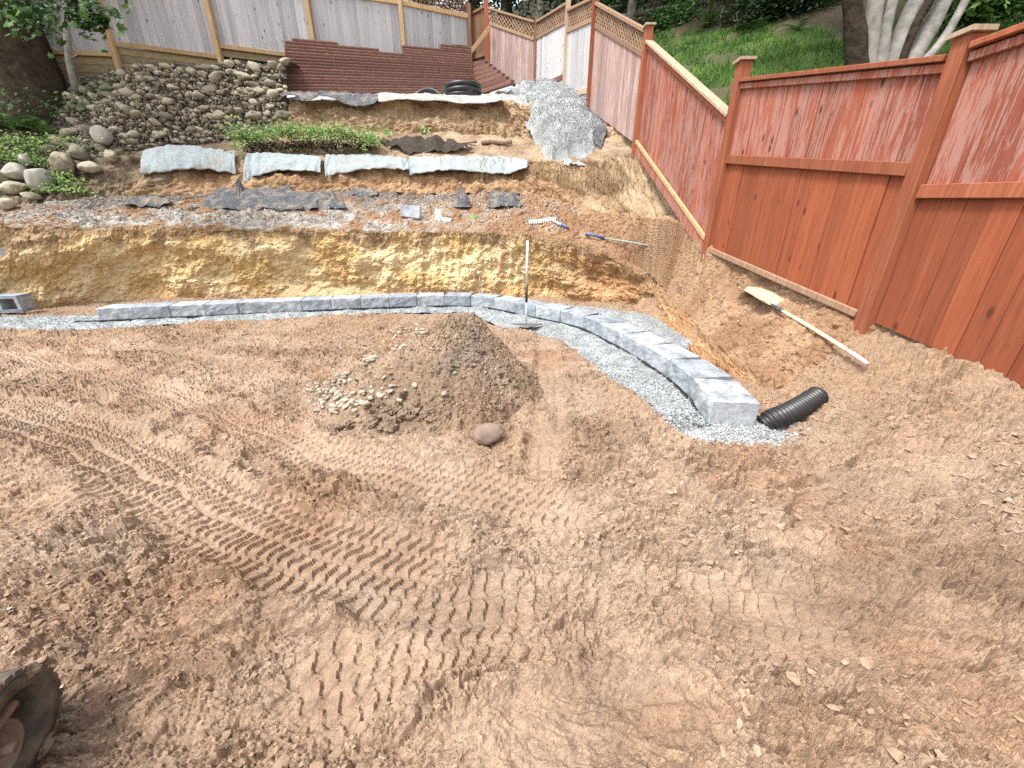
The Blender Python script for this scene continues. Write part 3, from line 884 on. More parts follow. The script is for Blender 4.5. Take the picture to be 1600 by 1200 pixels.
# ================================================================== BLOCK WALL
def block_mesh(seed, L=.430, Hh=.168, Dp=.30):
    """split-face retaining block: rough chamfered front, smooth top, tapered back; front is -y, base z=0"""
    us = [0, .03, .16, .30, .44, .58, .72, .85, .97, 1]; ws = [0, .06, .28, .5, .72, .94, 1]
    nx, nz_ = len(us), len(ws)
    r = random.Random(seed)
    vs_, fs_ = [], []
    for k in range(nz_):
        for i in range(nx):
            x_ = (us[i] - .5) * L; z_ = ws[k] * Hh
            e = min(i, nx - 1 - i, k, nz_ - 1 - k)
            y_ = {0: .006, 1: .0}.get(e, 0) + (0 if e == 0 else -.003 + .011 * (mnoise.noise(Vector((x_ * 14, z_ * 14, seed * 3.3))) + .5 * r.uniform(-.5, .5)))
            vs_.append((x_, y_, z_))
    for k in range(nz_ - 1):
        for i in range(nx - 1):
            a = k * nx + i
            fs_.append((a, a + 1, a + nx + 1, a + nx))
    b = len(vs_)
    bw = L / 2 - .015
    vs_ += [(-bw, Dp, 0), (bw, Dp, 0), (bw, Dp, Hh), (-bw, Dp, Hh)]
    top = [(nz_ - 1) * nx + i for i in range(nx)]; bot = list(range(nx))
    lf = [k * nx for k in range(nz_)]; rt = [k * nx + nx - 1 for k in range(nz_)]
    fs_.append(tuple(top + [b + 2, b + 3])); fs_.append(tuple(bot[::-1] + [b, b + 1]))
    fs_.append(tuple(lf[::-1] + [])[:0] or tuple([b, b + 3] + lf[::-1])[::-1]); fs_.append(tuple(rt + [b + 2, b + 1]))
    fs_.append((b, b + 1, b + 2, b + 3))
    me = new_mesh('block', vs_, fs_, False)
    bm = bmesh.new(); bm.from_mesh(me); bmesh.ops.recalc_face_normals(bm, faces=bm.faces); bm.to_mesh(me); bm.free()
    return me

mb, ntb, bb = base_mat('split_face_concrete', .9, .2)
vb = coords(ntb, rnd=True)
g1 = noise_tex(ntb, vb, 7, 6, .65); g2 = noise_tex(ntb, vb, 45, 6, .7)
cb = ramp(ntb, g1, [(.3, (.16, .178, .20)), (.5, (.31, .34, .365)), (.7, (.44, .47, .495))])
cb = mix(ntb, cb, ramp(ntb, g2, [(.3, (.7, .7, .7)), (.7, (1.25, 1.25, 1.25))]), 1.0, 'MULTIPLY')
oi = _n(ntb, 'ShaderNodeObjectInfo')
cb = mix(ntb, cb, ramp(ntb, oi.outputs['Random'], [(0, (.78, .80, .85)), (.5, (1, 1, 1)), (1, (1.15, 1.15, 1.15))]), 1.0, 'MULTIPLY')
ntb.links.new(cb, bb.inputs['Base Color'])
bump(ntb, bb, g2, .6, .006)
M['block'] = mb
variants = [block_mesh(i) for i in range(6)]
for v_ in variants: v_.materials.append(M['block'])
wall = empty('block_retaining_wall', (0, 0, 0), 'first course of grey split face concrete blocks curving along the gravel trench', 'retaining wall')
# stations along the front curve, from the left end of the course to its right end
i0 = int(2.72 / (len(FR) - 1) * 1199)
seg_len = np.concatenate([[0], np.cumsum(np.linalg.norm(np.diff(FC[i0:], axis=0), axis=1))])
Ltot = seg_len[-1]
nb = int(Ltot / .432)
BLK_Z = .022
for k in range(nb):
    s0 = Ltot - (k + .5) * .432 - .01
    j = np.searchsorted(seg_len, s0) + i0
    j = min(j, len(FC) - 1)
    tg = tan[j]
    o = link('block', variants[(k * 5 + 2) % 6], None, wall)
    o.location = (FC[j][0], FC[j][1], BLK_Z + random.uniform(-.001, .001))
    o.rotation_euler = (0, 0, math.atan2(tg[1], tg[0]) + random.uniform(-.004, .004))
# corner block, its plain end turned to the viewer
o = link('block', block_mesh(31, .21, .165, .19), M['block'], wall)
o['label'] = 'end block with a plain face turned outwards'
j = len(FC) - 1
ea_ = math.atan2(tan[j][1], tan[j][0])
o.location = (FC[j][0] + .15, FC[j][1] + .01, BLK_Z); o.rotation_euler = (0, 0, ea_ + math.pi / 2 + .12)
# black strip added in place of the shadow gap under the blocks
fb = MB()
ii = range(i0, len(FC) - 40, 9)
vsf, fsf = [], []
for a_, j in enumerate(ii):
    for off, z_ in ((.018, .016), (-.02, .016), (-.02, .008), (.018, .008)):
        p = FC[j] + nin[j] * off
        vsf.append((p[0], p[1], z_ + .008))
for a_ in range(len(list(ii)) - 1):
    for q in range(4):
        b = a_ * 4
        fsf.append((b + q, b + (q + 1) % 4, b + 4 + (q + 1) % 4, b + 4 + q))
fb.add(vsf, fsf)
tag(fb.build('shadow_strip', M['plastic']), 'thin black strip standing in for the shadow gap under the curved block course', 'fabric')

# hollow concrete block at the left edge
def cinder_block():
    r = empty('concrete_block', at(8, 497, 5.75) * np.array([1, 1, 0]) + np.array([0, 0, .02]), 'grey hollow concrete block lying alone on gravel at the left edge', 'concrete block')
    L, D_, Hh = .40, .20, .20
    bm = bmesh.new()
    def bx(lo, hi):
        mmb = MB().box(lo, hi); base = [bm.verts.new(v) for v in mmb.v]
        for f in mmb.f: bm.faces.new([base[i] for i in f])
    t_ = .034
    me = MB()
    # two cores run front to back: shells top and bottom, three webs
    me.box((-L / 2, 0, 0), (L / 2, D_, t_)).box((-L / 2, 0, Hh - t_), (L / 2, D_, Hh))
    bm.free()
    link('shell', me.mesh('shell'), M['block'], r)
    for xx in (-L / 2, -.017, L / 2 - t_):
        w_ = MB().box((xx + .001, .001, t_), (xx + t_ - .001, D_ - .001, Hh - t_))
        w_.build('web', M['block'], r)
    r.rotation_euler = (0, 0, .25)
    r.scale = (1.25, 1.25, 1.25)
    return r
cinder_block()

# ================================================================== THE DIRT PILE
pc = np.array([-.40, 2.95])
PEAK = at(722, 486, 3.05)
ang = np.linspace(0, 2 * np.pi, 260, endpoint=False); rad = np.linspace(0, 1, 150)
A, R_ = np.meshgrid(ang, rad)
base_r = np.interp(np.degrees(ang), [0, 45, 90, 135, 180, 225, 270, 315, 360], [.70, .75, .85, 1.0, 1.25, 1.10, .80, .70, .70])
base_r = base_r * (1 + .06 * perlin(np.cos(ang) * 3, np.sin(ang) * 3, 5))
pxm = PEAK[0] + (pc[0] - PEAK[0]) * R_ + np.cos(A) * R_ * base_r[None]
pym = PEAK[1] + (pc[1] - PEAK[1]) * R_ + np.sin(A) * R_ * base_r[None]
xf, yf = pxm.ravel(), pym.ravel()
prof = np.interp(R_.ravel(), [0, .06, .2, .45, .7, .88, 1.0], [1, .975, .83, .53, .26, .10, -.05])
zpile = prof * PEAK[2] + ground_z(xf, yf) * sstep(.5, 1, R_.ravel()) * .6
wob = .04 * fbm(xf * 2.2, yf * 2.2, 701, 4) + .022 * plates(xf * 6, yf * 6, 702) + .022 * plates(xf * 15, yf * 15, 703, 1, .5) + .018 * plates(xf * 34, yf * 34, 704, 1, .6)
zpile += wob * sstep(0, .12, R_.ravel())
n1 = fbm(xf * 2.2, yf * 2.2, 711, 4)
pcol = lerp3((.235, .165, .112), (.31, .225, .158), sstep(-.5, .5, n1))
gmask = (sstep(.35, .05, np.hypot(xf - (PEAK[0] + .12), (yf - PEAK[1] + .38) * .8) + .12 * n1))[:, None] * .6
pcol = pcol * (1 - gmask) + np.array([.25, .205, .17])[None] * gmask
omask = (sstep(.30, .10, np.hypot(xf - (PEAK[0] + .20), yf - 2.42) + .1 * n1))[:, None] * .6
pcol = pcol * (1 - omask) + np.array([.27, .175, .115])[None] * omask
idx = np.arange(149)[:, None] * 260 + np.arange(260)[None]
nx_ = np.arange(149)[:, None] * 260 + (np.arange(260)[None] + 1) % 260
Fp = np.stack([idx.ravel(), nx_.ravel(), nx_.ravel() + 260, idx.ravel() + 260], 1)[:, ::-1]
pile = empty('dirt_pile', (0, 0, 0), 'cone of loose brown soil with pale stones down its left side', 'dirt pile')
link('soil_mound', new_mesh('soil_mound', np.stack([xf, yf, zpile], 1), Fp, False, pcol), earth('pile_soil', 38, .3, .8, .014), pile)
def pile_z(qx, qy):
    d2 = (xf - qx) ** 2 + (yf - qy) ** 2
    return zpile[np.argmin(d2)]
# crumbs
n = 6500
k = rng.integers(0, len(xf), n)
k = k[R_.ravel()[k] > .08]
cr = np.stack([xf[k], yf[k], zpile[k]], 1)
so = scatter('soil_crumbs', CRUMBS, cr, .005 + .015 * rng.random(len(k)) ** 3, pcol[k] * rng.normal(1, .2, (len(k), 1)).clip(.6, 1.6), M['bits'], True, pile)
so['kind'] = 'stuff'
# pale stones down the left flank, each one a piece of the pile
st_tpl = []
for i in range(7):
    V_, F_ = blob(2, 90 + i, .28, (1, .8, .62), 1.2, facet=.75)
    me_ = new_mesh('stone', V_, F_, True); me_.materials.append(M['palestone']); st_tpl.append(me_)
clod_tpl = []
for i in range(4):
    V_, F_ = blob(3, 120 + i, .8, (1, .9, .7), 2.4, facet=.7)
    me_ = new_mesh('clod', V_, F_, False, np.tile(np.array([[.235, .172, .122]]), (len(V_), 1))); me_.materials.append(M['bits']); clod_tpl.append(me_)
def near_px(px, py):
    """where the sight line meets the mound"""
    for yy in np.linspace(1.9, 3.6, 120):
        p = at(px, py, yy)
        d2 = (xf - p[0]) ** 2 + (yf - p[1]) ** 2
        j = np.argmin(d2)
        if d2[j] < .02 and zpile[j] >= p[2]: return np.array([p[0], p[1], zpile[j]])
    return onz(px, py)
regs = [((632, 518), (24, 9), 22), ((606, 542), (24, 11), 34), ((572, 562), (22, 11), 28), ((532, 592), (24, 14), 34), ((502, 618), (26, 16), 48), ((548, 628), (34, 16), 40), ((600, 615), (36, 20), 22), ((486, 640), (20, 10), 24), ((652, 506), (14, 6), 10)]
for (cx_, cy_), (sx_, sy_), cnt in regs:
    for _ in range(cnt):
        p = near_px(random.gauss(cx_, sx_ * .6), random.gauss(cy_, sy_ * .6))
        o = link('stone', random.choice(st_tpl), None, pile)
        s_0 = random.uniform(.017, .029) * (1.25 if random.random() < .12 else 1)
        o.location = (p[0], p[1], p[2] + s_0 * .25); o.scale = (s_0 * 1.15, s_0, s_0 * random.uniform(.7, 1))
        o.rotation_euler = (random.uniform(-.5, .5), random.uniform(-.5, .5), random.uniform(0, 6.28))
for (cx_, cy_), (sx_, sy_), cnt, sc in [((595, 655), (46, 16), 34, (.025, .05)), ((640, 640), (40, 20), 16, (.02, .04)), ((700, 560), (60, 45), 18, (.012, .026)), ((770, 600), (40, 40), 14, (.014, .03))]:
    for _ in range(cnt):
        p = near_px(random.gauss(cx_, sx_ * .6), random.gauss(cy_, sy_ * .6))
        o = link('clod', random.choice(clod_tpl), None, pile)
        s_0 = random.uniform(*sc)
        o.location = (p[0], p[1], p[2] + s_0 * .2); o.scale = (s_0, s_0, s_0 * .8)
        o.rotation_euler = (random.uniform(-.5, .5), random.uniform(-.5, .5), random.uniform(0, 6.28))
# two single stones on the mound's face
for px0, py0, s0 in ((741, 572, .017), (711, 585, .026), (695, 622, .03)):
    p = near_px(px0, py0); o = link('stone', st_tpl[2], None, pile); o.location = p + np.array([0, 0, s0 * .3]); o.scale = (s0,) * 3
# big flat stone at the foot
def stone_thing(name, px, py, y, size, mat, label, seed, rz=0, z=None, cat='boulder', group=None):
    V_, F_ = blob(4, seed, .22, (1, 1, 1), .9, facet=.6)
    V_ = V_ * np.array(size)
    o = link(name, new_mesh(name, V_, F_, True), mat)
    p = at(px, py, y)
    if z is not None: p[2] = z
    o.location = p; o.rotation_euler = (0, 0, rz)
    return tag(o, label, cat, group)
p = onz(763, 698)
stone_thing('boulder', 763, 690, p[1] + .05, (.115, .085, .07), M['boulder'], 'smooth grey brown boulder at the foot of the dirt pile', 200, .1, z=float(ground_z(p[0], p[1] + .05)[0]) + .055)

# ================================================================== FENCES
def board(parent, p0, p1, zb0, zb1, zt0, zt1, th, mat, name='board', off=0.0):
    """upright board between plan points p0 and p1 with its own bottom and top heights; th = thickness"""
    p0, p1 = np.asarray(p0[:2], float), np.asarray(p1[:2], float)
    d = p1 - p0; L = np.hypot(*d); d /= L
    nrm = np.array([-d[1], d[0]])
    if nrm @ (-(p0 + p1) / 2) < 0: nrm = -nrm       # towards the camera side
    gp = .0018 if 'red' in mat.name else .0012
    a, b = p0 + d * gp + nrm * off, p1 - d * gp + nrm * off
    v = []
    for q, zb, zt in ((a, zb0, zt0), (b, zb1, zt1)):
        for o_ in (0, -th):
            for z_ in (zb, zt):
                v.append((*(q + nrm * o_), z_))
    f = [(0, 1, 5, 4), (2, 6, 7, 3), (0, 2, 3, 1), (4, 5, 7, 6), (1, 3, 7, 5), (0, 4, 6, 2)]
    return MB().add(v, f).build(name, mat, parent)

def lin(a, b, t): return a + (b - a) * t

def bay(parent, A, B, zb, zt, mat, bw=.14, th=.018, jag=.0, zb_fn=None, mat2=None, split=None, off=0.0):
    """a run of boards from plan point A to B; zb, zt = (at A, at B)"""
    A, B = np.asarray(A[:2], float), np.asarray(B[:2], float)
    n = max(2, int(round(np.hypot(*(B - A)) / bw)))
    for i in range(n):
        t0, t1 = i / n, (i + 1) / n
        b0, b1 = (lin(*zb, t0), lin(*zb, t1)) if zb_fn is None else (zb_fn(t0), zb_fn(t0))
        j = random.uniform(-jag, jag)
        m_ = mat
        of = off + random.uniform(-.005, .003)
        if split is not None:           # two boards meeting behind the middle rail
            s0, s1 = lin(*split, t0), lin(*split, t1)
            board(parent, lin(A, B, t0), lin(A, B, t1), s0, s1, lin(*zt, t0), lin(*zt, t1), th, mat, off=of)
            board(parent, lin(A, B, t0), lin(A, B, t1), b0 + j, b1 + j, s0 - .003, s1 - .003, th, mat2 or mat, off=of + random.uniform(-.002, .002))
        else:
            board(parent, lin(A, B, t0), lin(A, B, t1), b0 + j, b1 + j, lin(*zt, t0), lin(*zt, t1), th, m_, off=of)

def rail(parent, A, B, h, d, mat, name='rail'):
    return MB().beam(A, B, d, h).build(name, mat, parent, bevel=.004)

def post(parent, p, zb, zt, w, mat, cap=None, name='post'):
    o = MB().box((p[0] - w / 2, p[1] - w / 2, zb), (p[0] + w / 2, p[1] + w / 2, zt)).build(name, mat, parent, bevel=.005)
    if cap is not None:
        c = MB(); k = w / 2 + .025
        c.box((p[0] - k, p[1] - k, zt + .001), (p[0] + k, p[1] + k, zt + .028))
        c.add([(p[0] - k + .006, p[1] - k + .006, zt + .0285), (p[0] + k - .006, p[1] - k + .006, zt + .0285), (p[0] + k - .006, p[1] + k - .006, zt + .0285), (p[0] - k + .006, p[1] + k - .006, zt + .0285), (p[0], p[1], zt + .055)],
              [(0, 1, 4), (1, 2, 4), (2, 3, 4), (3, 0, 4), (3, 2, 1, 0)])
        c.build('post_cap', cap, o)
    return o

pB, pA, pC, pD, pE, pF, pG, pH = at(1355, 497, 3.0), at(1108, 388, 5.2), at(995, 220, 7.9), at(920, 170, 10.0), at(882, 142, 11.8), at(836, 136, 13.5), at(762, 118, 14.2), at(736, 108, 14.5)
def zat(px, py, y): return float(at(px, py, y)[2])
pR = np.array([pB[0] + .28, .95, 0.12])

# --- red fence on the right (three bays nearest the viewer)
redf = empty('red_fence', (pA[0], pA[1], 0), 'tall red stained board fence with capped posts along the right side', 'fence')
redf.location = (0, 0, 0)
zt_B = zat(1475, 92, 3.0)
post(redf, pB, pB[2] - .3, zat(1490, 62, 3.0) + .02, .105, M['redpost'], M['cap'])
post(redf, pA, pA[2] - .3, zat(1165, 97, 5.2), .12, M['redpost'], M['cap'])
post(redf, pC, pC[2] - .4, zat(1014, 42, 7.9), .12, M['redpost'], M['cap'])
post(redf, pR, -.2, zt_B + .28, .12, M['redpost'], M['cap'])
def shift(p, q, a=.06):
    d = (np.asarray(q[:2]) - np.asarray(p[:2])); d = d / np.hypot(*d); return np.array([p[0] + d[0] * a, p[1] + d[1] * a])
# bay A-B
a_, b_ = shift(pA, pB), shift(pB, pA)
ztA, ztB = zat(1165, 132, 5.2), zat(1462, 92, 3.0)
bay(redf, a_, b_, (pA[2] - .02, pB[2] + .04), (ztA, ztB), M['red'], .137, split=(zat(1140, 256, 5.2), zat(1412, 268, 3.0)), mat2=M['red_plain'])
nAB = np.array([-.03, 0])
def face(p, d=.03): return np.array([p[0] - d, p[1]])
rail(redf, (*face(a_, .022), zat(1140, 250, 5.2)), (*face(b_, .022), zat(1412, 263, 3.0)), .085, .035, M['redpost'])
rail(redf, (*face(a_, .0), ztA + .022), (*face(b_, .0), ztB + .022), .035, .13, M['redpost'], 'top_rail')
rail(redf, (*face(a_, .02), ztA - .03), (*face(b_, .02), ztB - .03), .05, .03, M['red'], 'trim')
rail(redf, (*face(a_, .03), pA[2] - .01), (*face(b_, .03), pB[2] + .02), .055, .035, M['lattice'], 'kick_board')
# bay B-right edge
a_, b_ = shift(pB, pR), shift(pR, pB)
zR = zat(1600, 58, 2.2)
bay(redf, a_, b_, (pB[2] - .02, .25), (ztB + .02, ztB + .06), M['red'], .137, split=(zat(1432, 306, 3.0), zat(1600, 316, 2.25)), mat2=M['red_plain'])
rail(redf, (*face(a_, .022), zat(1432, 300, 3.0)), (*face(b_, .022), zat(1600, 312, 2.25) - .01), .085, .035, M['redpost'])
rail(redf, (*face(a_, 0), ztB + .045), (*face(b_, 0), ztB + .085), .035, .13, M['redpost'], 'top_rail')
rail(redf, (*face(a_, .02), ztB - .01), (*face(b_, .02), ztB + .03), .05, .03, M['red'], 'trim')
# next bay, on past the viewer
pR2 = np.array([pR[0] + .25, -1.2, .1])
post(redf, pR2, -.2, zt_B + .30, .12, M['redpost'], M['cap'])
a_, b_ = shift(pR, pR2), shift(pR2, pR)
bay(redf, a_, b_, (.20, .10), (ztB + .06, ztB + .08), M['red'], .137, split=(zat(1600, 316, 2.25), zat(1600, 316, 2.25)), mat2=M['red_plain'])
rail(redf, (*face(a_, .022), zat(1600, 312, 2.25)), (*face(b_, .022), zat(1600, 312, 2.25)), .085, .035, M['redpost'])
rail(redf, (*face(a_, 0), ztB + .085), (*face(b_, 0), ztB + .105), .035, .13, M['redpost'], 'top_rail')
# bay C-A, sloping
a_, b_ = shift(pC, pA), shift(pA, pC)
zc, za = zat(1020, 70, 7.9), zat(1138, 182, 5.2)
bay(redf, a_, b_, (pC[2] - .05, pA[2] + .10), (zc, za), M['red'], .137, jag=.01)
rail(redf, (*face(a_, 0), zc + .022), (*face(b_, 0), za + .022), .035, .13, M['cap'], 'top_rail')
rail(redf, (*face(a_, .02), zc - .03), (*face(b_, .02), za - .03), .06, .03, M['redpost'], 'trim')
rail(redf, (*face(a_, .03), pC[2] - .02), (*face(b_, .03), pA[2] + .11), .05, .04, M['tan'], 'bottom_rail')
rail(redf, (*face(a_, .02), pC[2] - .12), (*face(b_, .02), pA[2] - .01), .14, .03, M['red'], 'kick_board')

# --- lattice-topped fence climbing to the back corner
def lattice(parent, A, B, zb, zt, mat, step=.11):
    """crossed slats in a frame, one part"""
    A, B = np.asarray(A[:2], float), np.asarray(B[:2], float)
    L = np.hypot(*(B - A)); hgt = (zt[0] - zb[0] + zt[1] - zb[1]) / 2
    g = empty('lattice', (0, 0, 0)); g.parent = parent
    k = -hgt
    while k < L:
        for sgn in (1, -1):
            s0, s1 = (k, k + hgt) if sgn > 0 else (k + hgt, k)
            lo, hi = 0.0, 1.0
            if s0 != s1:
                ta, tb = sorted(((0 - s0) / (s1 - s0), (L - s0) / (s1 - s0)))
                lo, hi = max(lo, ta), min(hi, tb)
            if hi - lo < .05: continue
            pts = []
            for q in (lo, hi):
                s_q = lin(s0, s1, q); f = s_q / L
                xy = lin(A, B, f)
                pts.append((xy[0], xy[1] + .006 * sgn, lin(lin(*zb, f), lin(*zt, f), q)))
            MB().beam(pts[0], pts[1], .008, .028).build('slat', mat, g)
        k += step
    return g

latf = empty('lattice_fence', (0, 0, 0), 'faded board fence with lattice top climbing to the back corner', 'fence')
post(latf, pD, pD[2] - .4, zat(938, -14, 10.0), .12, M['redpost'])
post(latf, pE, pE[2] - .4, zat(890, -30, 11.8), .11, M['cap'])
post(latf, pF, pF[2] - .4, zat(838, 28, 13.5), .10, M['brownwood'])
post(latf, pG, pG[2] - .6, zat(766, -10, 14.2), .13, M['redpost'])
def lat_bay(P0, P1, top0, top1, mid0, mid1, bot0, bot1, mat, latmat=M['lattice'], redtop=None):
    a_, b_ = shift(P0, P1), shift(P1, P0)
    bay(latf, a_, b_, (bot0 - .03, bot1 - .03), (mid0, mid1), mat, .125)
    lattice(latf, a_, b_, (mid0 + .05, mid1 + .05), (top0 - .03, top1 - .03), latmat)
    rail(latf, (*a_, top0), (*b_, top1), .05, .10, latmat, 'top_rail')
    rail(latf, (*a_, mid0 + .02), (*b_, mid1 + .02), .07, .05, latmat, 'rail')
y0, y1 = pC[1], pD[1]
lat_bay(pD, pC, zat(942, 8, 10.0), zat(1006, 46, 7.9), zat(936, 44, 10.0), zat(1000, 86, 7.9), pD[2], pC[2], M['pinkgrey'])
lat_bay(pE, pD, zat(890, 18, 11.8), zat(930, -6, 10.0), zat(888, 52, 11.8), zat(930, 30, 10.0), pE[2], pD[2] + .1, M['grey'])
lat_bay(pF, pE, zat(841, 36, 13.5), zat(886, 4, 11.8), zat(840, 62, 13.5), zat(885, 34, 11.8), pF[2], pE[2] + .05, M['grey'])
lat_bay(pG, pF, zat(768, 14, 14.2), zat(836, 34, 13.5), zat(768, 38, 14.2), zat(836, 62, 13.5), pG[2], pF[2], M['pinkgrey'])
rail(latf, (*shift(pF, pE), zat(840, 140, 13.5)), (*shift(pE, pF), zat(884, 118, 11.8)), .10, .05, M['brownwood'], 'kick_board')
rail(latf, (*shift(pE, pD), zat(886, 150, 11.8)), (*shift(pD, pE), zat(918, 140, 10.0)), .10, .05, M['cap'], 'kick_board')
# short return panel in the corner with its diagonal brace
a_, b_ = shift(pH, pG, .02), shift(pG, pH)
bay(latf, a_, b_, (pH[2] - .1, pG[2] - .1), (zat(738, 28, 14.5), zat(762, 14, 14.2)), M['brownwood'], .13)
rail(latf, (*a_, zat(738, 24, 14.5)), (*b_, zat(762, 10, 14.2)), .06, .08, M['brownwood'], 'top_rail')
rail(latf, (*face(a_, .0), zat(738, 92, 14.5)), (*b_, zat(762, 84, 14.2)), .10, .08, M['brownwood'], 'rail')
rail(latf, at(716, 106, 13.6), at(766, 42, 14.0), .10, .05, M['tan'], 'brace')

# --- grey fence along the back
bkf = empty('grey_fence', (0, 0, 0), 'pale grey weathered board fence with tan posts across the back', 'fence')
BP = [at(-330, 120, 9.0), at(-130, 112, 9.7), at(20, 108, 10.25), at(187, 100, 10.8), at(347, 96, 11.5), at(494, 84, 12.35), at(634, 97, 13.3), at(735, 92, 14.35)]
def fence_top(x):       # runs down to the right in the picture, nearly level in the place
    zr, zl = zat(732, 28, 14.35), zat(597, 0, 13.05)
    x1, x0 = BP[7][0], at(597, 0, 13.05)[0]
    return zl + (zr - zl) * (x - x0) / (x1 - x0)
BOT = {2: (zat(30, 80, 10.25), zat(180, 88, 10.8)), 3: (zat(183, 70, 10.8), zat(339, 92, 11.5)), 4: (zat(345, 74, 11.5), zat(492, 94, 12.35)), 5: (zat(497, 74, 12.35), zat(630, 95, 13.3)), 6: (zat(636, 80, 13.3), zat(735, 92, 14.35))}
BOT[0] = BOT[1] = BOT[2]
for i in range(7):
    A_, B_ = BP[i], BP[i + 1]
    a_, b_ = shift(A_, B_, .03), shift(B_, A_, .03)
    zb = BOT[i]
    fn = None
    if i == 4:
        fn = lambda t, zb=zb: lin(*zb, t) + (0 if t < .7 else (int((t - .7) / .075) + 1) * .085)
    if i == 6:
        fn = lambda t, zb=zb: lin(*zb, t) + (0 if t < .55 else (.16 if t < .7 else .30))
    bay(bkf, a_, b_, zb, (fence_top(A_[0]), fence_top(B_[0])), M['grey'], .138, zb_fn=fn)
    if i not in (6,):
        e = (1.0 if i != 4 else .68)
        q = lin(np.array([*a_, zb[0]]), np.array([*b_, zb[1]]), e)
        rail(bkf, (a_[0], a_[1] - .03, zb[0] + .02), (q[0], q[1] - .03, q[2] + .02), .085, .04, M['tan'], 'bottom_rail')
    rail(bkf, (a_[0], a_[1] - .02, fence_top(A_[0]) + .02), (b_[0], b_[1] - .02, fence_top(B_[0]) + .02), .10, .05, M['tan'], 'top_rail')
    zp = A_[2]
    post(bkf, (A_[0], A_[1] - .04), zp - .35, fence_top(A_[0]) + .25, .105, M['tan'])
    # boards closing the gap under the fence
    if i in (1, 2, 3, 4):
        for r_ in range(5 if i < 3 else (3 if i == 3 else 1)):
            e0 = zb[0] - .09 - r_ * .15; e1 = zb[1] - .09 - r_ * .15
            e = .62 if i == 4 else 1
            q = lin(np.array([*a_, e0]), np.array([*b_, e1]), e)
            MB().beam((a_[0], a_[1] + .03, e0), (q[0], q[1] + .03, q[2]), .04, .142).build('skirt_board', M['skirt'], bkf)
post(bkf, (BP[7][0], BP[7][1]), BP[7][2] - .3, fence_top(BP[7][0]) + .3, .13, M['brownwood'])
# dark trellis above the right-hand bays
for i in (5, 6):
    A_, B_ = BP[i], BP[i + 1]
    lattice(bkf, A_, B_, (fence_top(A_[0]) + .09, fence_top(B_[0]) + .09), (fence_top(A_[0]) + .42, fence_top(B_[0]) + .42), M['brownwood'], .12)
    rail(bkf, (A_[0], A_[1], fence_top(A_[0]) + .45), (B_[0], B_[1], fence_top(B_[0]) + .45), .06, .07, M['brownwood'], 'top_rail')

# --- red timber wall under the grey fence
tw = empty('timber_wall', (0, 0, 0), 'low retaining wall of red brown landscape timbers under the grey fence', 'retaining wall')
TL0, TL1 = at(445, 146, 11.35), at(745, 147, 13.6)
TT0, TT1 = at(445, 90, 11.55), at(745, 108, 13.75)
NR = 11
def fence_bottom(x):
    for i in range(4, 7):
        if BP[i][0] <= x <= BP[i + 1][0]:
            t = (x - BP[i][0]) / (BP[i + 1][0] - BP[i][0]); z_ = lin(*BOT[i], t)
            if i == 4: z_ += 0 if t < .7 else (int((t - .7) / .075) + 1) * .085
            if i == 6: z_ += 0 if t < .55 else (.16 if t < .7 else .30)
            return z_
    return -9
hh = np.linalg.norm(TT0 - TL0) / NR
for r_ in range(NR + 9):
    f = (r_ + .5) / NR
    a_, b_ = lin(TL0, TT0, f), lin(TL1, TT1, f)
    runs = [(0.0, 1.0)]
    if r_ >= NR - 1:          # upper courses only where the fence leaves room
        ok = [lin(a_, b_, t)[2] < fence_bottom(lin(a_, b_, t)[0]) - .0 for t in np.linspace(.005, .985, 99)]
        runs, st = [], None
        for k, v in enumerate(ok + [False]):
            if v and st is None: st = k
            if not v and st is not None:
                if k - st > 3: runs.append((st / 99, k / 99))
                st = None
    for t_lo, t_hi in runs:
        cuts = [t_lo] + sorted(random.uniform(t_lo + .15, t_hi - .15) for _ in range(1 if t_hi - t_lo > .5 else 0)) + [t_hi]
        for c0, c1 in zip(cuts[:-1], cuts[1:]):
            p, q = lin(a_, b_, c0 + .001), lin(a_, b_, c1 - .001)
            d_ = Vector(q - p).normalized(); s_v = d_.cross(Vector((0, 0, 1))).normalized()
            m_ = MB()
            prof_ = [(-.06, -.48), (-.03, -.5), (.07, -.5), (.07, .48), (-.03, .48), (-.065, .3), (-.07, 0), (-.065, -.3)]
            vs_ = []
            for c in (p, q):
                for (yy, zz_) in prof_:
                    vs_.append(Vector(c) - s_v * yy + Vector((0, 0, zz_ * hh * .97)))
            n_ = len(prof_)
            m_.add(vs_, [tuple(range(n_)), tuple(range(2 * n_ - 1, n_ - 1, -1))] + [(k, (k + 1) % n_, n_ + (k + 1) % n_, n_ + k) for k in range(n_)])
            m_.build('timber', M['timber'], tw)
# return towards the viewer on the right, stepping down the slope
RT = [at(742, 108, 13.7), at(800, 150, 12.2)]
for r_ in range(7):
    a_ = RT[0] + np.array([0, 0, .10 - r_ * .115]); b_ = lin(RT[0], RT[1], .35 + r_ * .11) + np.array([0, 0, .10])
    b_ = np.array([b_[0], b_[1], a_[2] - .12])
    MB().beam(a_, b_, .13, .108).build('timber', M['timber'], tw, bevel=.012)
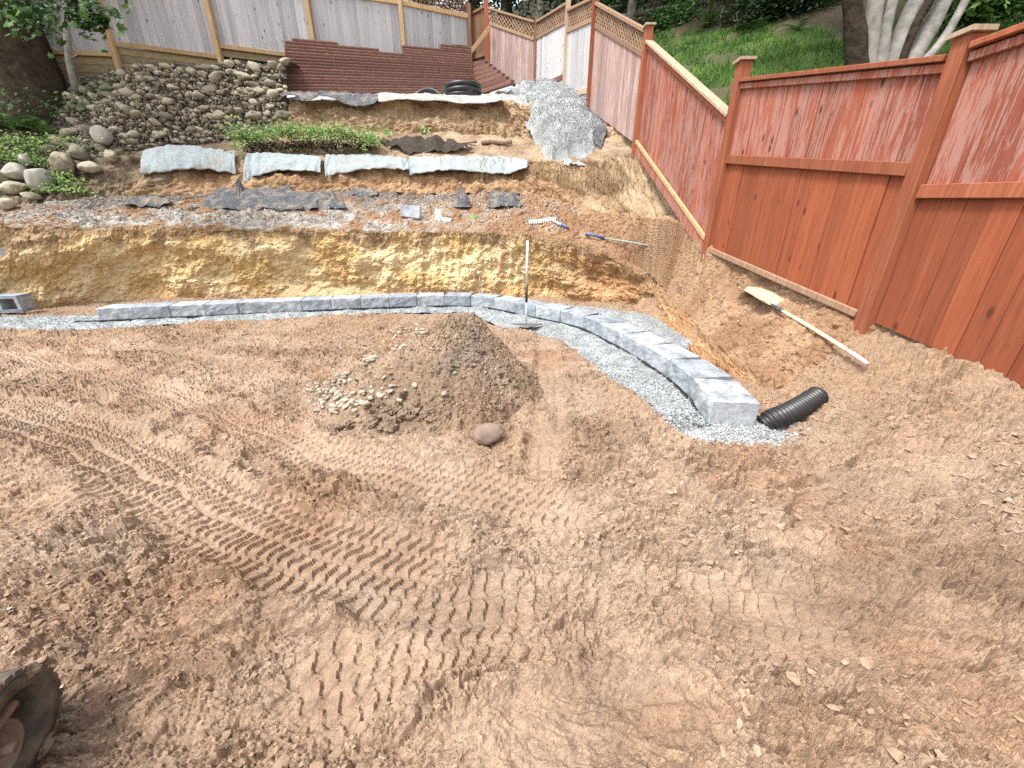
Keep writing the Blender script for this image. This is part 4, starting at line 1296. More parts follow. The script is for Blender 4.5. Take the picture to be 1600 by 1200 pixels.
# ================================================================== TOOLS, PIPES, FABRIC
# shovel lying by the red fence
def on_slope(px, py, lift=.0):
    """where a sight line meets the terrace/slope mesh beside the red fence"""
    if 'bvh' not in globals():
        from mathutils.bvhtree import BVHTree
        dg = bpy.context.evaluated_depsgraph_get()
        globals()['bvh'] = [BVHTree.FromObject(bpy.data.objects[n_], dg) for n_ in ('cut_bank', 'mud_ground', 'terrace_bank')]
    o = Vector((0, 0, CAM_H)); d = Vector(at(px, py, 1.0)) - o
    d.normalize()
    best = None
    for b in bvh:
        h = b.ray_cast(o, d)
        if h[0] is not None and (best is None or h[3] < best[1]): best = (h[0], h[3])
    p = np.array(best[0]) if best else onz(px, py)
    p[2] += lift
    return p
sh0, sh1 = on_slope(1202, 490, .085), on_slope(1350, 584, .075)
tip = on_slope(1160, 464, .06)
shov = empty('shovel', sh1, 'long handled shovel with pale muddy blade lying by the red fence', 'shovel')
shov.location = (0, 0, 0)
dv = (sh1 - sh0); ln = np.linalg.norm(dv); dv /= ln
def along(f): return sh0 + (sh1 - sh0) * f + np.array([0, 0, .012 * math.sin(f * 3.1)])
MB().tube([along(f) for f in np.linspace(.14, .83, 7)], .0155, 10).build('handle', simple('pale_ash_handle', (.58, .47, .27), (.74, .65, .45), 12, .6), shov, True)
MB().tube([along(f) for f in np.linspace(.831, 1.0, 4)], [.016, .017, .0165, .014], 10).build('grip', simple('pink_paint', (.66, .36, .33), (.78, .52, .47), 20, .6), shov, True)
MB().tube([along(f) for f in (-.04, .03, .10, .155)], [.011, .017, .019, .0185], 10).build('socket', simple('dark_socket', (.03, .035, .045), (.09, .10, .12), 20, .5), shov, True)
wv = np.cross(dv, [0, 0, 1]); wv /= np.linalg.norm(wv)
bl = np.linalg.norm(tip - sh0) + .04
bd = (tip - sh0); bd /= np.linalg.norm(bd)
vs_, fs_ = [], []
nu, nv = 11, 9
for i in range(nu):
    f = i / (nu - 1)
    wid = .125 * (1.0 if f < .62 else math.sqrt(max(0.02, 1 - ((f - .62) / .40) ** 2)))
    if f < .08: wid *= .78 + f * 2.7
    for j in range(nv):
        s = j / (nv - 1) * 2 - 1
        p = sh0 - bd * .02 + bd * bl * f + wv * wid * s + np.array([0, 0, .045 * s * s - .02 * (1 - f) * (1 - s * s) * 0 + .02 * math.sin(f * 3)])
        vs_.append(p)
for i in range(nu - 1):
    for j in range(nv - 1):
        a = i * nv + j; fs_.append((a, a + 1, a + nv + 1, a + nv))
o = MB().add(vs_, fs_).build('blade', simple('mud_washed_blade', (.33, .265, .17), (.52, .45, .32), 16, .7), shov, True)
o.modifiers.new('thick', 'SOLIDIFY').thickness = .004

# rake with a white head on the first terrace
rk = empty('rake', (0, 0, 0), 'rake with white toothed head lying on the first terrace above the cut', 'rake')
h0, h1 = on_slope(826, 350, .05), on_slope(868, 346, .05)
M['wplastic'] = simple('white_plastic', (.6, .6, .58), (.78, .78, .77), 20, .5)
MB().beam(h0, h1, .03, .05).build('head', M['wplastic'], rk)
for f in np.linspace(.03, .97, 12):
    b = lin(h0, h1, f)
    MB().tube([b, b + np.array([0, -.05, -.055])], .008, 5).build('tooth', M['wplastic'], rk)
c0, c1 = lin(h0, h1, .75), on_slope(888, 360, .04)
MB().tube([c0 + np.array([0, 0, .02]), lin(c0, c1, .5), lin(c0, c1, .62)], .018, 8).build('neck', M['wplastic'], rk, True)
MB().tube([lin(c0, c1, .63), c1], .019, 8).build('handle', simple('blue_plastic', (.03, .09, .25), (.07, .17, .36), 20, .5), rk, True)
pl = empty('pole', (0, 0, 0), 'thin pale green pole with blue grip lying on the slope', 'pole')
g0, g1, g2 = on_slope(914, 369, .04), on_slope(944, 376, .04), on_slope(1018, 388, .035)
MB().tube([g0, lin(g0, g1, .5) + np.array([0, 0, .01]), g1], .021, 9).build('grip', bpy.data.materials['blue_plastic'], pl, True)
MB().tube([lin(g1, g2, .01), lin(g1, g2, .5) + np.array([0, 0, .006]), g2], .012, 8).build('shaft', simple('pale_green_metal', (.20, .28, .24), (.36, .44, .38), 20, .5), pl, True)

# hand tool standing on the gravel before the wall
b = onz(822, 512); b[2] = .035
tm_ = empty('tamper', (0, 0, 0), 'upright hand tool with white shaft and flat steel foot before the blocks', 'tamper')
zt_ = zat(823, 376, b[1])
zk1, zk0 = zat(823, 446, b[1]), zat(823, 472, b[1])
bx_ = b[0]
MB().tube([(bx_, b[1], zk1), (bx_, b[1], (zk1 + zt_) / 2), (bx_ + .004, b[1], zt_)], .0165, 10).build('shaft', simple('white_worn_paint', (.62, .58, .54), (.82, .80, .78), 26, .6), tm_, True)
MB().tube([(bx_, b[1], zk0), (bx_, b[1], zk1 - .001)], .0155, 10).build('ferrule', M['plastic'], tm_, True)
MB().tube([(bx_, b[1], .05), (bx_, b[1], zk0 - .001)], .010, 8).build('rod', simple('pale_steel', (.5, .52, .53), (.66, .68, .69), 30, .5), tm_, True)
m_ = MB()
fp = [(-.20, .06), (.20, .06), (.22, .02), (.03, -.12), (-.03, -.12), (-.22, .02)]
vs_ = [(bx_ + x_, b[1] + y_, .034) for x_, y_ in fp] + [(bx_ + x_ * .95, b[1] + y_ * .95, .046) for x_, y_ in fp]
m_.add(vs_, [tuple(range(5, -1, -1)), tuple(range(6, 12))] + [(k, (k + 1) % 6, 6 + (k + 1) % 6, 6 + k) for k in range(6)])
m_.build('foot', M['steel'], tm_)

# slim steel stakes behind the wall
for px_, py0_, py1_, lab in ((750, 432, 466, 'slim grey steel stake standing behind the middle of the block wall'), (717, 458, 474, 'short rusty stake stub behind the block wall left of the slim stake')):
    q = onz(px_, 470); q[1] += .12
    s = MB().tube([(q[0], q[1], -.05), (q[0], q[1], zat(px_, py0_, q[1]))], .009, 6)
    tag(s.build('stake', M['steel'], None, True), lab, 'stake')

# corrugated black drain pipe
def corrugated(path, r, pitch, name, parent=None, amp=.12, n=18):
    P_ = resample(np.array(path), np.linspace(0, len(path) - 1, 400))
    L = np.concatenate([[0], np.cumsum(np.linalg.norm(np.diff(P_, axis=0), axis=1))])
    k = int(L[-1] / pitch * 6)
    s = np.linspace(0, L[-1], k)
    Q = np.stack([np.interp(s, L, P_[:, i]) for i in range(3)], 1)
    ph = (s / pitch) % 1
    rr = r * np.where((ph > .12) & (ph < .62), 1.0, 1 - amp)
    return MB().tube([tuple(q_) for q_ in Q], list(rr), n, cap=False).build(name, M['plastic'], parent, True)
q0, q1, q2 = onz(1192, 668), onz(1232, 660), onz(1282, 632)
pipe = empty('drain_pipe', (0, 0, 0), 'short black corrugated drain pipe poking out beside the last block', 'pipe')
yb = q0[1]
pth = [at(1180, 672, yb + .06), at(1200, 659, yb + .05), at(1228, 647, yb + .10), at(1256, 632, yb + .20), at(1277, 619, yb + .28)]
pth[0][2] -= .03
corrugated(pth, .074, .030, 'corrugated_tube', pipe, .22)
# inner wall so that the open end reads as a dark hole
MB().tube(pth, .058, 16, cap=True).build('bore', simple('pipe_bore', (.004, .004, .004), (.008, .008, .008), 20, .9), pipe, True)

# black pipe coils on the top terrace
cb_ = at(724, 150, 11.9)
coil = empty('pipe_coil', (0, 0, 0), 'thick coil of black corrugated pipe before the timber wall', 'pipe coil')
for k in range(3):
    zc_ = cb_[2] - .02 + k * .095
    rr_ = .44 - .02 * abs(k - 1.5) - (.04 if k == 4 else 0)
    pts = [(cb_[0] + math.cos(a) * rr_, cb_[1] + math.sin(a) * rr_ * .95, zc_ + .015 * math.sin(a + k)) for a in np.linspace(0, 2 * math.pi, 30)]
    MB().tube(pts, .052, 9, cap=False).build('loop', M['plastic'], coil, True)
ch = empty('pipe_hoop', (0, 0, 0), 'single arched hoop of black pipe left of the coil', 'pipe')
ha, hb = at(648, 148, 11.5), at(692, 150, 11.5)
pts = [(lin(ha[0], hb[0], f), 11.5 + .1 * math.sin(f * 3), lin(ha[2], hb[2], f) + .19 * math.sin(math.pi * f) ** .7 - .05) for f in np.linspace(0, 1, 22)]
MB().tube(pts, .05, 9).build('tube', M['plastic'], ch, True)

# ---- fabric sheets
def sheet(name, top, bot, mat, label, bulge=.12, wave=.05, nu=60, nv=14, seed=0, cat='fabric sheet', thick=.008):
    """sheet hanging from the polyline top to the polyline bot (same number of points)"""
    T = resample(np.array(top), np.linspace(0, len(top) - 1, nu)); B = resample(np.array(bot), np.linspace(0, len(bot) - 1, nu))
    f = np.linspace(0, 1, nv)[:, None, None]
    P = T[None] * (1 - f) + B[None] * f
    uu, vv = np.meshgrid(np.linspace(0, nu * .06, nu), np.linspace(0, 1, nv))
    P[..., 1] -= bulge * np.sin(vv * 2.2) + wave * (fbm(uu.ravel() * 1.6, vv.ravel() * 1.2, 800 + seed, 3).reshape(uu.shape)) * (.3 + vv)
    P[..., 2] += wave * .6 * fbm(uu.ravel() * 2.2, vv.ravel() * 1.5, 850 + seed, 3).reshape(uu.shape)
    P[..., 1] += wave * .10 * np.abs(fbm(uu.ravel() * 4 + .6 * vv.ravel(), vv.ravel() * 1.0, 870 + seed, 3).reshape(uu.shape)) * vv
    o = link(name, new_mesh(name, P.reshape(-1, 3), grid_faces(nv, nu), True), mat)
    m = o.modifiers.new('thick', 'SOLIDIFY'); m.thickness = thick
    return tag(o, label, cat)
def hang(pxs, pyt, pyb, dy=-.34, back=0):
    top = [at(px, py, d3(px)[1] - .04 + back) for px, py in zip(pxs, pyt)]
    bot = [at(px, py, d3(px)[1] + dy) for px, py in zip(pxs, pyb)]
    return top, bot
for k, (pxs, pyt, pyb, lab) in enumerate([
    ([222, 258, 300, 340, 369], [236, 228, 228, 234, 236], [273, 268, 263, 267, 271], 'white geotextile flap hanging at the left end of the second bank'),
    ([382, 400, 440, 480, 502], [242, 239, 240, 243, 245], [284, 276, 266, 268, 270], 'white geotextile flap hanging below the green weeds'),
    ([509, 530, 580, 620, 639], [241, 242, 242, 245, 250], [276, 272, 263, 265, 266], 'white geotextile flap left of the widest flap on the second bank'),
    ([640, 690, 740, 790, 824], [245, 245, 244, 245, 250], [273, 267, 268, 271, 260], 'widest white geotextile flap at the right end of the second bank')]):
    t_, b_ = hang(pxs, pyt, pyb)
    sheet('geotextile_flap', t_, b_, M['fabric_w'], lab, .04, .045, seed=k, nu=90)
def hang5(pxs, pyt, pyb, dy=-.28):
    return [at(px, py, d5(px)[1] + .05) for px, py in zip(pxs, pyt)], [at(px, py, d5(px)[1] + dy) for px, py in zip(pxs, pyb)]
t_, b_ = hang5([592, 640, 690, 740, 784], [147, 147, 148, 150, 151], [160, 156, 159, 163, 158])
sheet('geotextile_flap', t_, b_, M['fabric_g'], 'dusty white geotextile edge along the top of the third bank', .05, .03, seed=8)
t_, b_ = hang5([500, 530, 560, 592], [143, 144, 146, 148], [146, 158, 168, 160])
sheet('filter_fabric', t_, b_, M['fabric_k'], 'dark grey fabric drooping over the third bank beside the white edge', .05, .04, seed=9)
t_, b_ = hang5([440, 460, 482, 500], [144, 143, 144, 145], [152, 150, 158, 149])
sheet('filter_fabric', t_, b_, M['fabric_k'], 'dark grey fabric scrap at the left end of the third bank', .05, .04, seed=10)

def patch(pts, mat, label, name='filter_fabric', seed=0, lift=.05, cat='fabric sheet', rough=.05, n=26):
    """sheet lying on the ground between four photographed corners (tl, tr, br, bl)"""
    c = [on_slope(*p, lift) for p in pts]
    u, v = np.meshgrid(np.linspace(0, 1, n), np.linspace(0, 1, n))
    P = (c[0][None, None] * ((1 - u) * (1 - v))[..., None] + c[1][None, None] * (u * (1 - v))[..., None] + c[2][None, None] * (u * v)[..., None] + c[3][None, None] * ((1 - u) * v)[..., None])
    nz = fbm(P[..., 0].ravel() * 5, P[..., 1].ravel() * 3, 900 + seed, 3).reshape(u.shape)
    ed = np.minimum(np.minimum(u, 1 - u), np.minimum(v, 1 - v))
    P[..., 2] += rough * nz + rough * sstep(0, .3, ed)
    P[..., 0] += .05 * fbm(P[..., 0].ravel() * 6, P[..., 1].ravel() * 6, 950 + seed, 2).reshape(u.shape)
    o = link(name, new_mesh(name, P.reshape(-1, 3), grid_faces(n, n), True), mat)
    o.modifiers.new('thick', 'SOLIDIFY').thickness = .006
    return tag(o, label, cat)
M['grid_k'] = M['fabric_k']
patch([(345, 300), (455, 296), (475, 332), (300, 330)], M['fabric_k'], 'wide dark plastic sheet lying on the first terrace under the left flaps', seed=1)
patch([(440, 302), (520, 305), (545, 330), (455, 332)], M['fabric_k'], 'dark plastic scrap lying right of the wide sheet on the terrace', seed=2)
patch([(548, 297), (592, 300), (590, 308), (545, 306)], M['fabric_k'], 'small flat grey plastic scrap in the middle of the first terrace', seed=3, lift=.03)
patch([(768, 304), (808, 303), (818, 326), (762, 328)], M['fabric_k'], 'ribbed dark grid scrap lying at the right end of the terrace', seed=4)
patch([(200, 316), (262, 312), (268, 324), (192, 328)], M['fabric_k'], 'dark plastic scrap half buried at the left of the terrace', seed=5)
patch([(0, 388), (120, 386), (131, 400), (0, 404)], M['fabric_g'], 'dusty grey fabric ledge sticking out of the bank at the left edge', 'geotextile_flap', seed=6, lift=.02, rough=.02)
patch([(590, 222), (700, 222), (742, 238), (640, 244)], simple('black_topsoil', (.03, .026, .022), (.085, .07, .055), 30, .95, .2, .8, .02), 'dark heap of topsoil on the second terrace behind the widest flap', 'topsoil_heap', seed=7, cat='soil heap', rough=.09)
patch([(822, 160), (836, 168), (838, 196), (826, 190)], M['fabric_k'], 'dark plastic edge showing along the left side of the gravel slope', seed=11, lift=.04)
patch([(920, 205), (948, 210), (940, 236), (914, 232)], M['fabric_k'], 'dark plastic corner torn up at the foot of the gravel slope', seed=12, lift=.10, rough=.08)
# peaked fold of dark grid
def peak_fold(px0, px1, pyb, pyt, label, mat):
    b0, b1 = on_slope(px0, pyb, -.02), on_slope(px1, pyb, -.02)
    y_ = (b0[1] + b1[1]) / 2
    ap = at((px0 + px1) / 2 - 1, pyt, y_ + .18)
    vs_, fs_ = [], []
    n = 18
    for i in range(n):
        f = i / (n - 1)
        a_ = math.pi * (1.15 - 1.3 * f)
        cx_, cw = (b0[0] + b1[0]) / 2, abs(b1[0] - b0[0]) / 2
        for j in range(7):
            g = j / 6
            r_ = (1 - g) ** .85 * (1 + (.16 if i % 2 else -.10) * g * 1.3)
            p = (cx_ * (1 - g) + ap[0] * g + math.cos(a_) * cw * r_, y_ + (.12) * g - math.sin(a_) * .20 * r_, lin(b0[2], ap[2], g))
            vs_.append(p)
    for i in range(n - 1):
        for j in range(6):
            a = i * 7 + j; fs_.append((a, a + 7, a + 8, a + 1))
    o = MB().add(vs_, fs_).build('filter_fabric', mat)
    o.modifiers.new('thick', 'SOLIDIFY').thickness = .006
    return tag(o, label, 'fabric sheet')
peak_fold(706, 738, 322, 290, 'dark plastic grid folded into a pointed heap on the terrace', M['fabric_k'])
peak_fold(362, 390, 312, 278, 'crumpled dark plastic bunched up between the two left flaps', M['fabric_k'])
# pale panel scrap and the bent white plastic piece beside it
p_ = on_slope(640, 340, 0); yy = p_[1]
c = [at(625, 338, yy), at(656, 342, yy - .05), at(656, 322, yy), at(625, 320, yy + .05)]
m_ = MB().add([*c, *[q + np.array([.02, .06, 0]) for q in c]], [(0, 1, 2, 3), (7, 6, 5, 4), (0, 4, 5, 1), (1, 5, 6, 2), (2, 6, 7, 3), (3, 7, 4, 0)])
tag(m_.build('concrete_slab', M['block'], bevel=.01), 'pale grey slab propped on the terrace edge above the cut', 'slab')
p_ = on_slope(690, 343, .02); yy = p_[1]
m_ = MB()
c = [at(679, 325, yy), at(688, 327, yy), at(690, 339, yy), at(706, 341, yy - .03), at(704, 346, yy - .03), at(680, 345, yy)]
m_.add([*c, *[q + np.array([0, .03, 0]) for q in c]], [tuple(range(6)), tuple(range(11, 5, -1))] + [(k, (k + 1) % 6, 6 + (k + 1) % 6, 6 + k) for k in range(6)])
tag(m_.build('plastic_bracket', M['wplastic']), 'bent white plastic piece beside the pale slab', 'plastic scrap')
# rotten log lying on the second terrace
ra, rb = at(752, 221, 10.0), at(800, 222, 9.9)
m_ = empty('log', (0, 0, 0), 'short pale weathered log lying on the second terrace', 'log')
MB().tube([ra, lin(ra, rb, .3) + np.array([0, 0, .02]), lin(ra, rb, .7), rb], [.055, .06, .058, .05], 9).build('stem', M['cap'], m_, True)
MB().tube([at(715, 224, 10.05), at(745, 221, 10.0)], [.02, .03], 7).build('branch', M['cap'], m_, True)

# ================================================================== TRACK OF A DIGGER AT THE NEAR LEFT CORNER
trk = empty('digger_track', (0, 0, 0), 'muddy rubber digger track end poking in at the bottom left corner', 'digger track')
TX, TW = -1.22, .26            # inner side plane, belt width
fy, fz, rA = .55, .145, .112    # front idler centre and radius
def loop_pts(r, n=18):
    pts = []
    for a in np.linspace(-math.pi / 2, math.pi / 2, n): pts.append((fy + math.cos(a) * r, fz + math.sin(a) * r))
    for f in np.linspace(.08, 1.3, 12): pts.append((fy - f, fz + r + .01 * f))
    for a in np.linspace(math.pi / 2, 3 * math.pi / 2, n): pts.append((fy - 1.32 + math.cos(a) * r, fz + math.sin(a) * r))
    for f in np.linspace(1.3, .08, 12): pts.append((fy - f, fz - r))
    return pts
lo_, li_ = loop_pts(rA), loop_pts(rA - .03)
n_ = len(lo_); vs_, fs_ = [], []
for (yo, zo), (yi, zi) in zip(lo_, li_):
    vs_ += [(TX, yo, zo), (TX - TW, yo, zo), (TX - TW, yi, zi), (TX, yi, zi)]
for k in range(n_):
    a, b = k * 4, ((k + 1) % n_) * 4
    for q in range(4): fs_.append((a + q, b + q, b + (q + 1) % 4, a + (q + 1) % 4))
MB().add(vs_, fs_).build('belt', M['rubber'], trk, True)
ol = loop_pts(rA + .002, 30); per = 0
for k in range(0, len(ol), 2):
    (y0_, z0_), (y1_, z1_) = ol[k], ol[(k + 1) % len(ol)]
    d_ = Vector((0, y1_ - y0_, z1_ - z0_)); 
    if d_.length < 1e-4: continue
    d_.normalize(); nn = Vector((0, d_.z, -d_.y)) 
    c_ = Vector((0, y0_, z0_)); ctr = Vector((0, fy - .66, fz))
    if nn.dot(c_ - ctr) < 0: nn = -nn
    for xa, xb in ((TX - .004, TX - TW * .52), (TX - TW * .48, TX - TW + .004)):
        v = []
        for x_ in (xa, xb):
            for (dd, hh) in ((-.014, 0), (.014, 0), (.009, .016), (-.009, .016)):
                p = c_ + d_ * dd + nn * hh; v.append((x_, p.y, p.z))
        MB().add(v, [(0, 1, 2, 3), (7, 6, 5, 4), (0, 4, 5, 1), (1, 5, 6, 2), (2, 6, 7, 3), (3, 7, 4, 0)]).build('lug', M['rubber'], trk)
def wheel(y_, z_, r, name):
    n = 24
    o = empty(name, (0, 0, 0)); o.parent = trk
    pr = [(r * .25, .03), (r * .5, .012), (r * .8, .012), (r * .86, .035), (r, .035), (r, -.06)]
    vs_, fs_ = [], []
    for rr_, xx in pr:
        for k in range(n): vs_.append((TX - .06 + xx, y_ + math.cos(2 * math.pi * k / n) * rr_, z_ + math.sin(2 * math.pi * k / n) * rr_))
    for i in range(len(pr) - 1):
        for k in range(n): fs_.append((i * n + k, i * n + (k + 1) % n, (i + 1) * n + (k + 1) % n, (i + 1) * n + k))
    fs_.append(tuple(range(n)))
    MB().add(vs_, fs_).build('rim', M['mudcake'], o, True)
    MB().tube([(TX - .03, y_, z_), (TX + .0, y_, z_)], [r * .22, r * .18], 12).build('hub', M['mudcake'], o, True)
wheel(fy - .04, fz - .02, .066, 'idler_wheel')
wheel(fy - .30, fz - .05, .04, 'roller')
MB().beam((TX - .10, fy - .12, fz + .01), (TX - .10, fy - 1.2, fz + .03), .10, .08).build('track_frame', M['mudcake'], trk, bevel=.015)
MB().tube([(TX - .02, fy + .03, fz + .045), (TX - .02, fy - .4, fz + .055)], .013, 8).build('grease_rod', M['mudcake'], trk, True)

th_ = math.radians(20); pv = Vector((TX, fy, 0))
mrg = random.Random(4)
for k in range(46):                       # mud caked on belt and frame
    (yy_, zz_) = lo_[mrg.randrange(0, 24)] if k < 30 else (fy - mrg.uniform(.1, .4), fz + mrg.uniform(-.08, .06))
    o = link('mud_lump', mrg.choice(clod_tpl), None, trk)
    s0 = mrg.uniform(.010, .026)
    o.location = (TX - (mrg.uniform(.0, TW) if k < 30 else mrg.uniform(.04, .08)), yy_, zz_); o.scale = (s0 * 1.4, s0 * 1.3, s0 * .7); o.rotation_euler = (mrg.uniform(0, 3), mrg.uniform(0, 3), mrg.uniform(0, 3))
trk.rotation_euler = (0, 0, th_)
trk.location = pv - Matrix.Rotation(th_, 3, 'Z') @ pv
# ================================================================== ROCK WALL AND BOULDERS ON THE LEFT
RB = Zp([(-330, 330, 6.6), (-120, 318, 7.1), (20, 300, 7.9), (110, 268, 8.6), (225, 232, 9.6), (330, 224, 10.0), (452, 212, 10.45)])
RM = Zp([(-330, 250, 7.6), (-120, 245, 8.0), (30, 225, 8.8), (130, 200, 9.4), (225, 165, 9.85), (330, 160, 10.25), (448, 150, 10.65)])
RT_ = Zp([(-330, 170, 8.8), (-120, 150, 9.3), (60, 135, 10.0), (150, 118, 10.25), (225, 103, 10.15), (330, 100, 10.55), (448, 95, 10.95)])
RK = RT_ + np.array([0, 1.0, .12])
P, seg, t = loft([RB, RM, RT_, RK], [50, 40, 6], 200, np.linspace(0, 6, 200))
q = P.reshape(-1, 3)
q[:, 2] += .05 * fbm(q[:, 0] * 2, q[:, 1] * 2, 1001, 3) + .03 * plates(q[:, 0] * 6, q[:, 2] * 6, 1002)
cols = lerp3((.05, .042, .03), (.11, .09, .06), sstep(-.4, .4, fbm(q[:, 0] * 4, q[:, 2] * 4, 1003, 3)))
rock_slope = P.copy()
rw = empty('rock_wall', (0, 0, 0), 'loose dry stacked wall of rounded mossy field stones below the grey fence', 'rock wall')
link('soil_backing', new_mesh('soil_backing', q, grid_faces(*P.shape[:2]), True, cols), M['bank'], rw)
from mathutils.bvhtree import BVHTree
bpy.context.view_layer.update()
_dg = bpy.context.evaluated_depsgraph_get()
_bv = [BVHTree.FromObject(bpy.data.objects[n_], _dg) for n_ in ('soil_backing', 'cut_bank', 'terrace_bank')]
def lpt(px, py, lift=0.0):
    """where a sight line meets the slope on the left"""
    o = Vector((0, 0, CAM_H)); d = (Vector(at(px, py, 1.0)) - o).normalized(); best = None
    for b in _bv:
        h = b.ray_cast(o, d)
        if h[0] is not None and (best is None or h[3] < best[1]): best = (h[0], h[3])
    p = np.array(best[0]) if best else at(px, py, 9)
    p[2] += lift
    return p
rtpl = []
for i in range(9):
    V_, F_ = blob(3 if i < 4 else 2, 300 + i, .30, (1.1, .85, .80), 1.1, facet=.95)
    me_ = new_mesh('stone', V_, F_, True); me_.materials.append(M['rock']); rtpl.append(me_)
placed = []
tries = 0
while len(placed) < 298 and tries < 14000:
    tries += 1
    tu_ = 2.55 + 3.45 * random.random() ** .62; r_ = random.random()
    big = random.random()
    s0 = .058 + .095 * big ** 2
    if tu_ < 3.4: s0 *= 1.15
    ci = int(tu_ / 6 * 199); ri = int(r_ * 88)
    p = P[ri, ci]
    if any((p[0] - q_[0]) ** 2 + (p[1] - q_[1]) ** 2 * .4 + (p[2] - q_[2]) ** 2 < ((s0 + q_[3]) * .64) ** 2 for q_ in placed): continue
    placed.append((*p, s0))
    o = link('stone', random.choice(rtpl), None, rw)
    o.location = (p[0], p[1] - s0 * .35, p[2] + s0 * .05)
    o.scale = (s0 * 1.2, s0, s0 * .88)
    o.rotation_euler = (random.uniform(-.4, .4), random.uniform(-.4, .4), random.uniform(-.6, .6) + (3.14 if random.random() < .5 else 0))
n = 7000
ci = (85 + rng.random(n) * 112).astype(int); ri = (rng.random(n) * 88).astype(int)
qq = P[ri, ci] + rng.normal(0, .03, (n, 3)); qq[:, 1] -= .03
so = scatter('rubble', GRIT, qq, .018 + .035 * rng.random(n) ** 2, np.array([[.24, .215, .165]]) * rng.normal(1, .35, (n, 1)).clip(.3, 2), M['bits'], parent=rw)
so['kind'] = 'stuff'
for k, (px, py, y, s, lab) in enumerate([
    (66, 281, 7.75, (.26, .23, .24), 'largest pale round boulder among the ground cover at the left edge'),
    (22, 268, 7.9, (.20, .17, .15), 'pale flat boulder left of the largest round boulder'),
    (40, 250, 8.2, (.12, .11, .11), 'small pale boulder just above the largest round boulder'),
    (100, 258, 8.35, (.24, .18, .22), 'long brown boulder leaning right of the largest round boulder'),
    (122, 238, 8.7, (.18, .15, .16), 'round tan boulder at the foot of the rock slope'),
    (160, 214, 9.2, (.20, .17, .18), 'grey boulder high on the rock slope below the sapling'),
    (22, 293, 7.5, (.20, .15, .12), 'dark mossy flat boulder under the pale flat boulder'),
    (48, 308, 7.35, (.13, .12, .09), 'grey boulder sunk in the ground below the largest round boulder'),
    (172, 243, 8.9, (.17, .12, .13), 'yellow brown boulder at the right foot of the rock slope'),
    (140, 262, 8.5, (.19, .14, .11), 'wide flat yellow boulder at the lowest edge of the rock slope'),
    (77, 232, 8.7, (.10, .09, .09), 'small brown boulder half hidden in the ground cover'),
    (8, 318, 7.2, (.16, .14, .10), 'brown boulder at the very left edge of the terrace')]):
    g_ = lpt(px, py + 9)
    stone_thing('boulder', px, py, g_[1] - s[1] * .3, s, M['greyrock'] if k in (0, 1, 2, 5) else M['rock'], lab, 400 + k, k * .7)

# ================================================================== PLANTS
def leaf_mesh(name, pos, nrm, size, shade, mat, parent=None, shape='oval', droop=.2):
    """many leaves as one mesh; pos Nx3, nrm Nx3 leaf normals"""
    n = len(pos)
    if shape == 'maple':
        a = np.radians([90, 62, 40, 18, -5, -60, -90, -120, -175, 162, 140, 118]); r = np.array([1, .55, .9, .45, .72, .35, .42, .35, .72, .45, .9, .55])
        tpl = np.stack([np.cos(a) * r, np.sin(a) * r], 1)
    elif shape == 'blade':
        tpl = np.array([[-.08, 0], [.08, 0], [.05, .6], [0, 1.0], [-.05, .6]])
    else:
        tpl = np.array([[0, -.9], [.46, .05], [0, 1.0], [-.46, .05]])
    k = len(tpl)
    nrm = nrm / (np.linalg.norm(nrm, axis=1, keepdims=True) + 1e-9)
    r_ = rng.normal(size=(n, 3))
    t1 = np.cross(nrm, r_); t1 /= np.linalg.norm(t1, axis=1, keepdims=True) + 1e-9
    t2 = np.cross(nrm, t1)
    V_ = pos[:, None, :] + size[:, None, None] * (t1[:, None, :] * tpl[None, :, 0:1] + t2[:, None, :] * tpl[None, :, 1:2])
    V_ = V_ - nrm[:, None, :] * (size[:, None, None] * droop * (np.abs(tpl[None, :, 0:1]) + .3 * np.abs(tpl[None, :, 1:2])))
    ctr = pos[:, None, :]
    V_ = np.concatenate([V_, ctr], 1)
    Ff = np.array([[i, (i + 1) % k, k] for i in range(k)])
    Fc = (Ff[None] + (np.arange(n) * (k + 1))[:, None, None]).reshape(-1, 3)
    g = np.repeat(np.clip(shade, 0, 1), k + 1)[:, None] * np.ones((1, 3))
    return link(name, new_mesh(name, V_.reshape(-1, 3), Fc, False, g), mat, parent)

def crown(name, center, radii, nclump, per, size, mat, parent, seed=0, shape='oval', clump_r=.3):
    """leaf clumps spread unevenly through an ellipsoid"""
    r = np.random.default_rng(seed)
    c = r.normal(size=(nclump, 3)); c /= np.linalg.norm(c, axis=1, keepdims=True)
    c *= (r.random((nclump, 1)) ** .45)
    c = np.asarray(center)[None] + c * np.asarray(radii)[None]
    pos = np.repeat(c, per, 0) + r.normal(size=(nclump * per, 3)) * clump_r * np.array([1, 1, .7])
    nr = np.stack([r.normal(0, .5, len(pos)), r.normal(-.25, .5, len(pos)), r.normal(.8, .4, len(pos))], 1)
    sh = np.repeat(r.random(nclump), per) * .6 + r.random(len(pos)) * .4
    return leaf_mesh(name, pos, nr, size * (.6 + .8 * r.random(len(pos))), sh, mat, parent, shape)

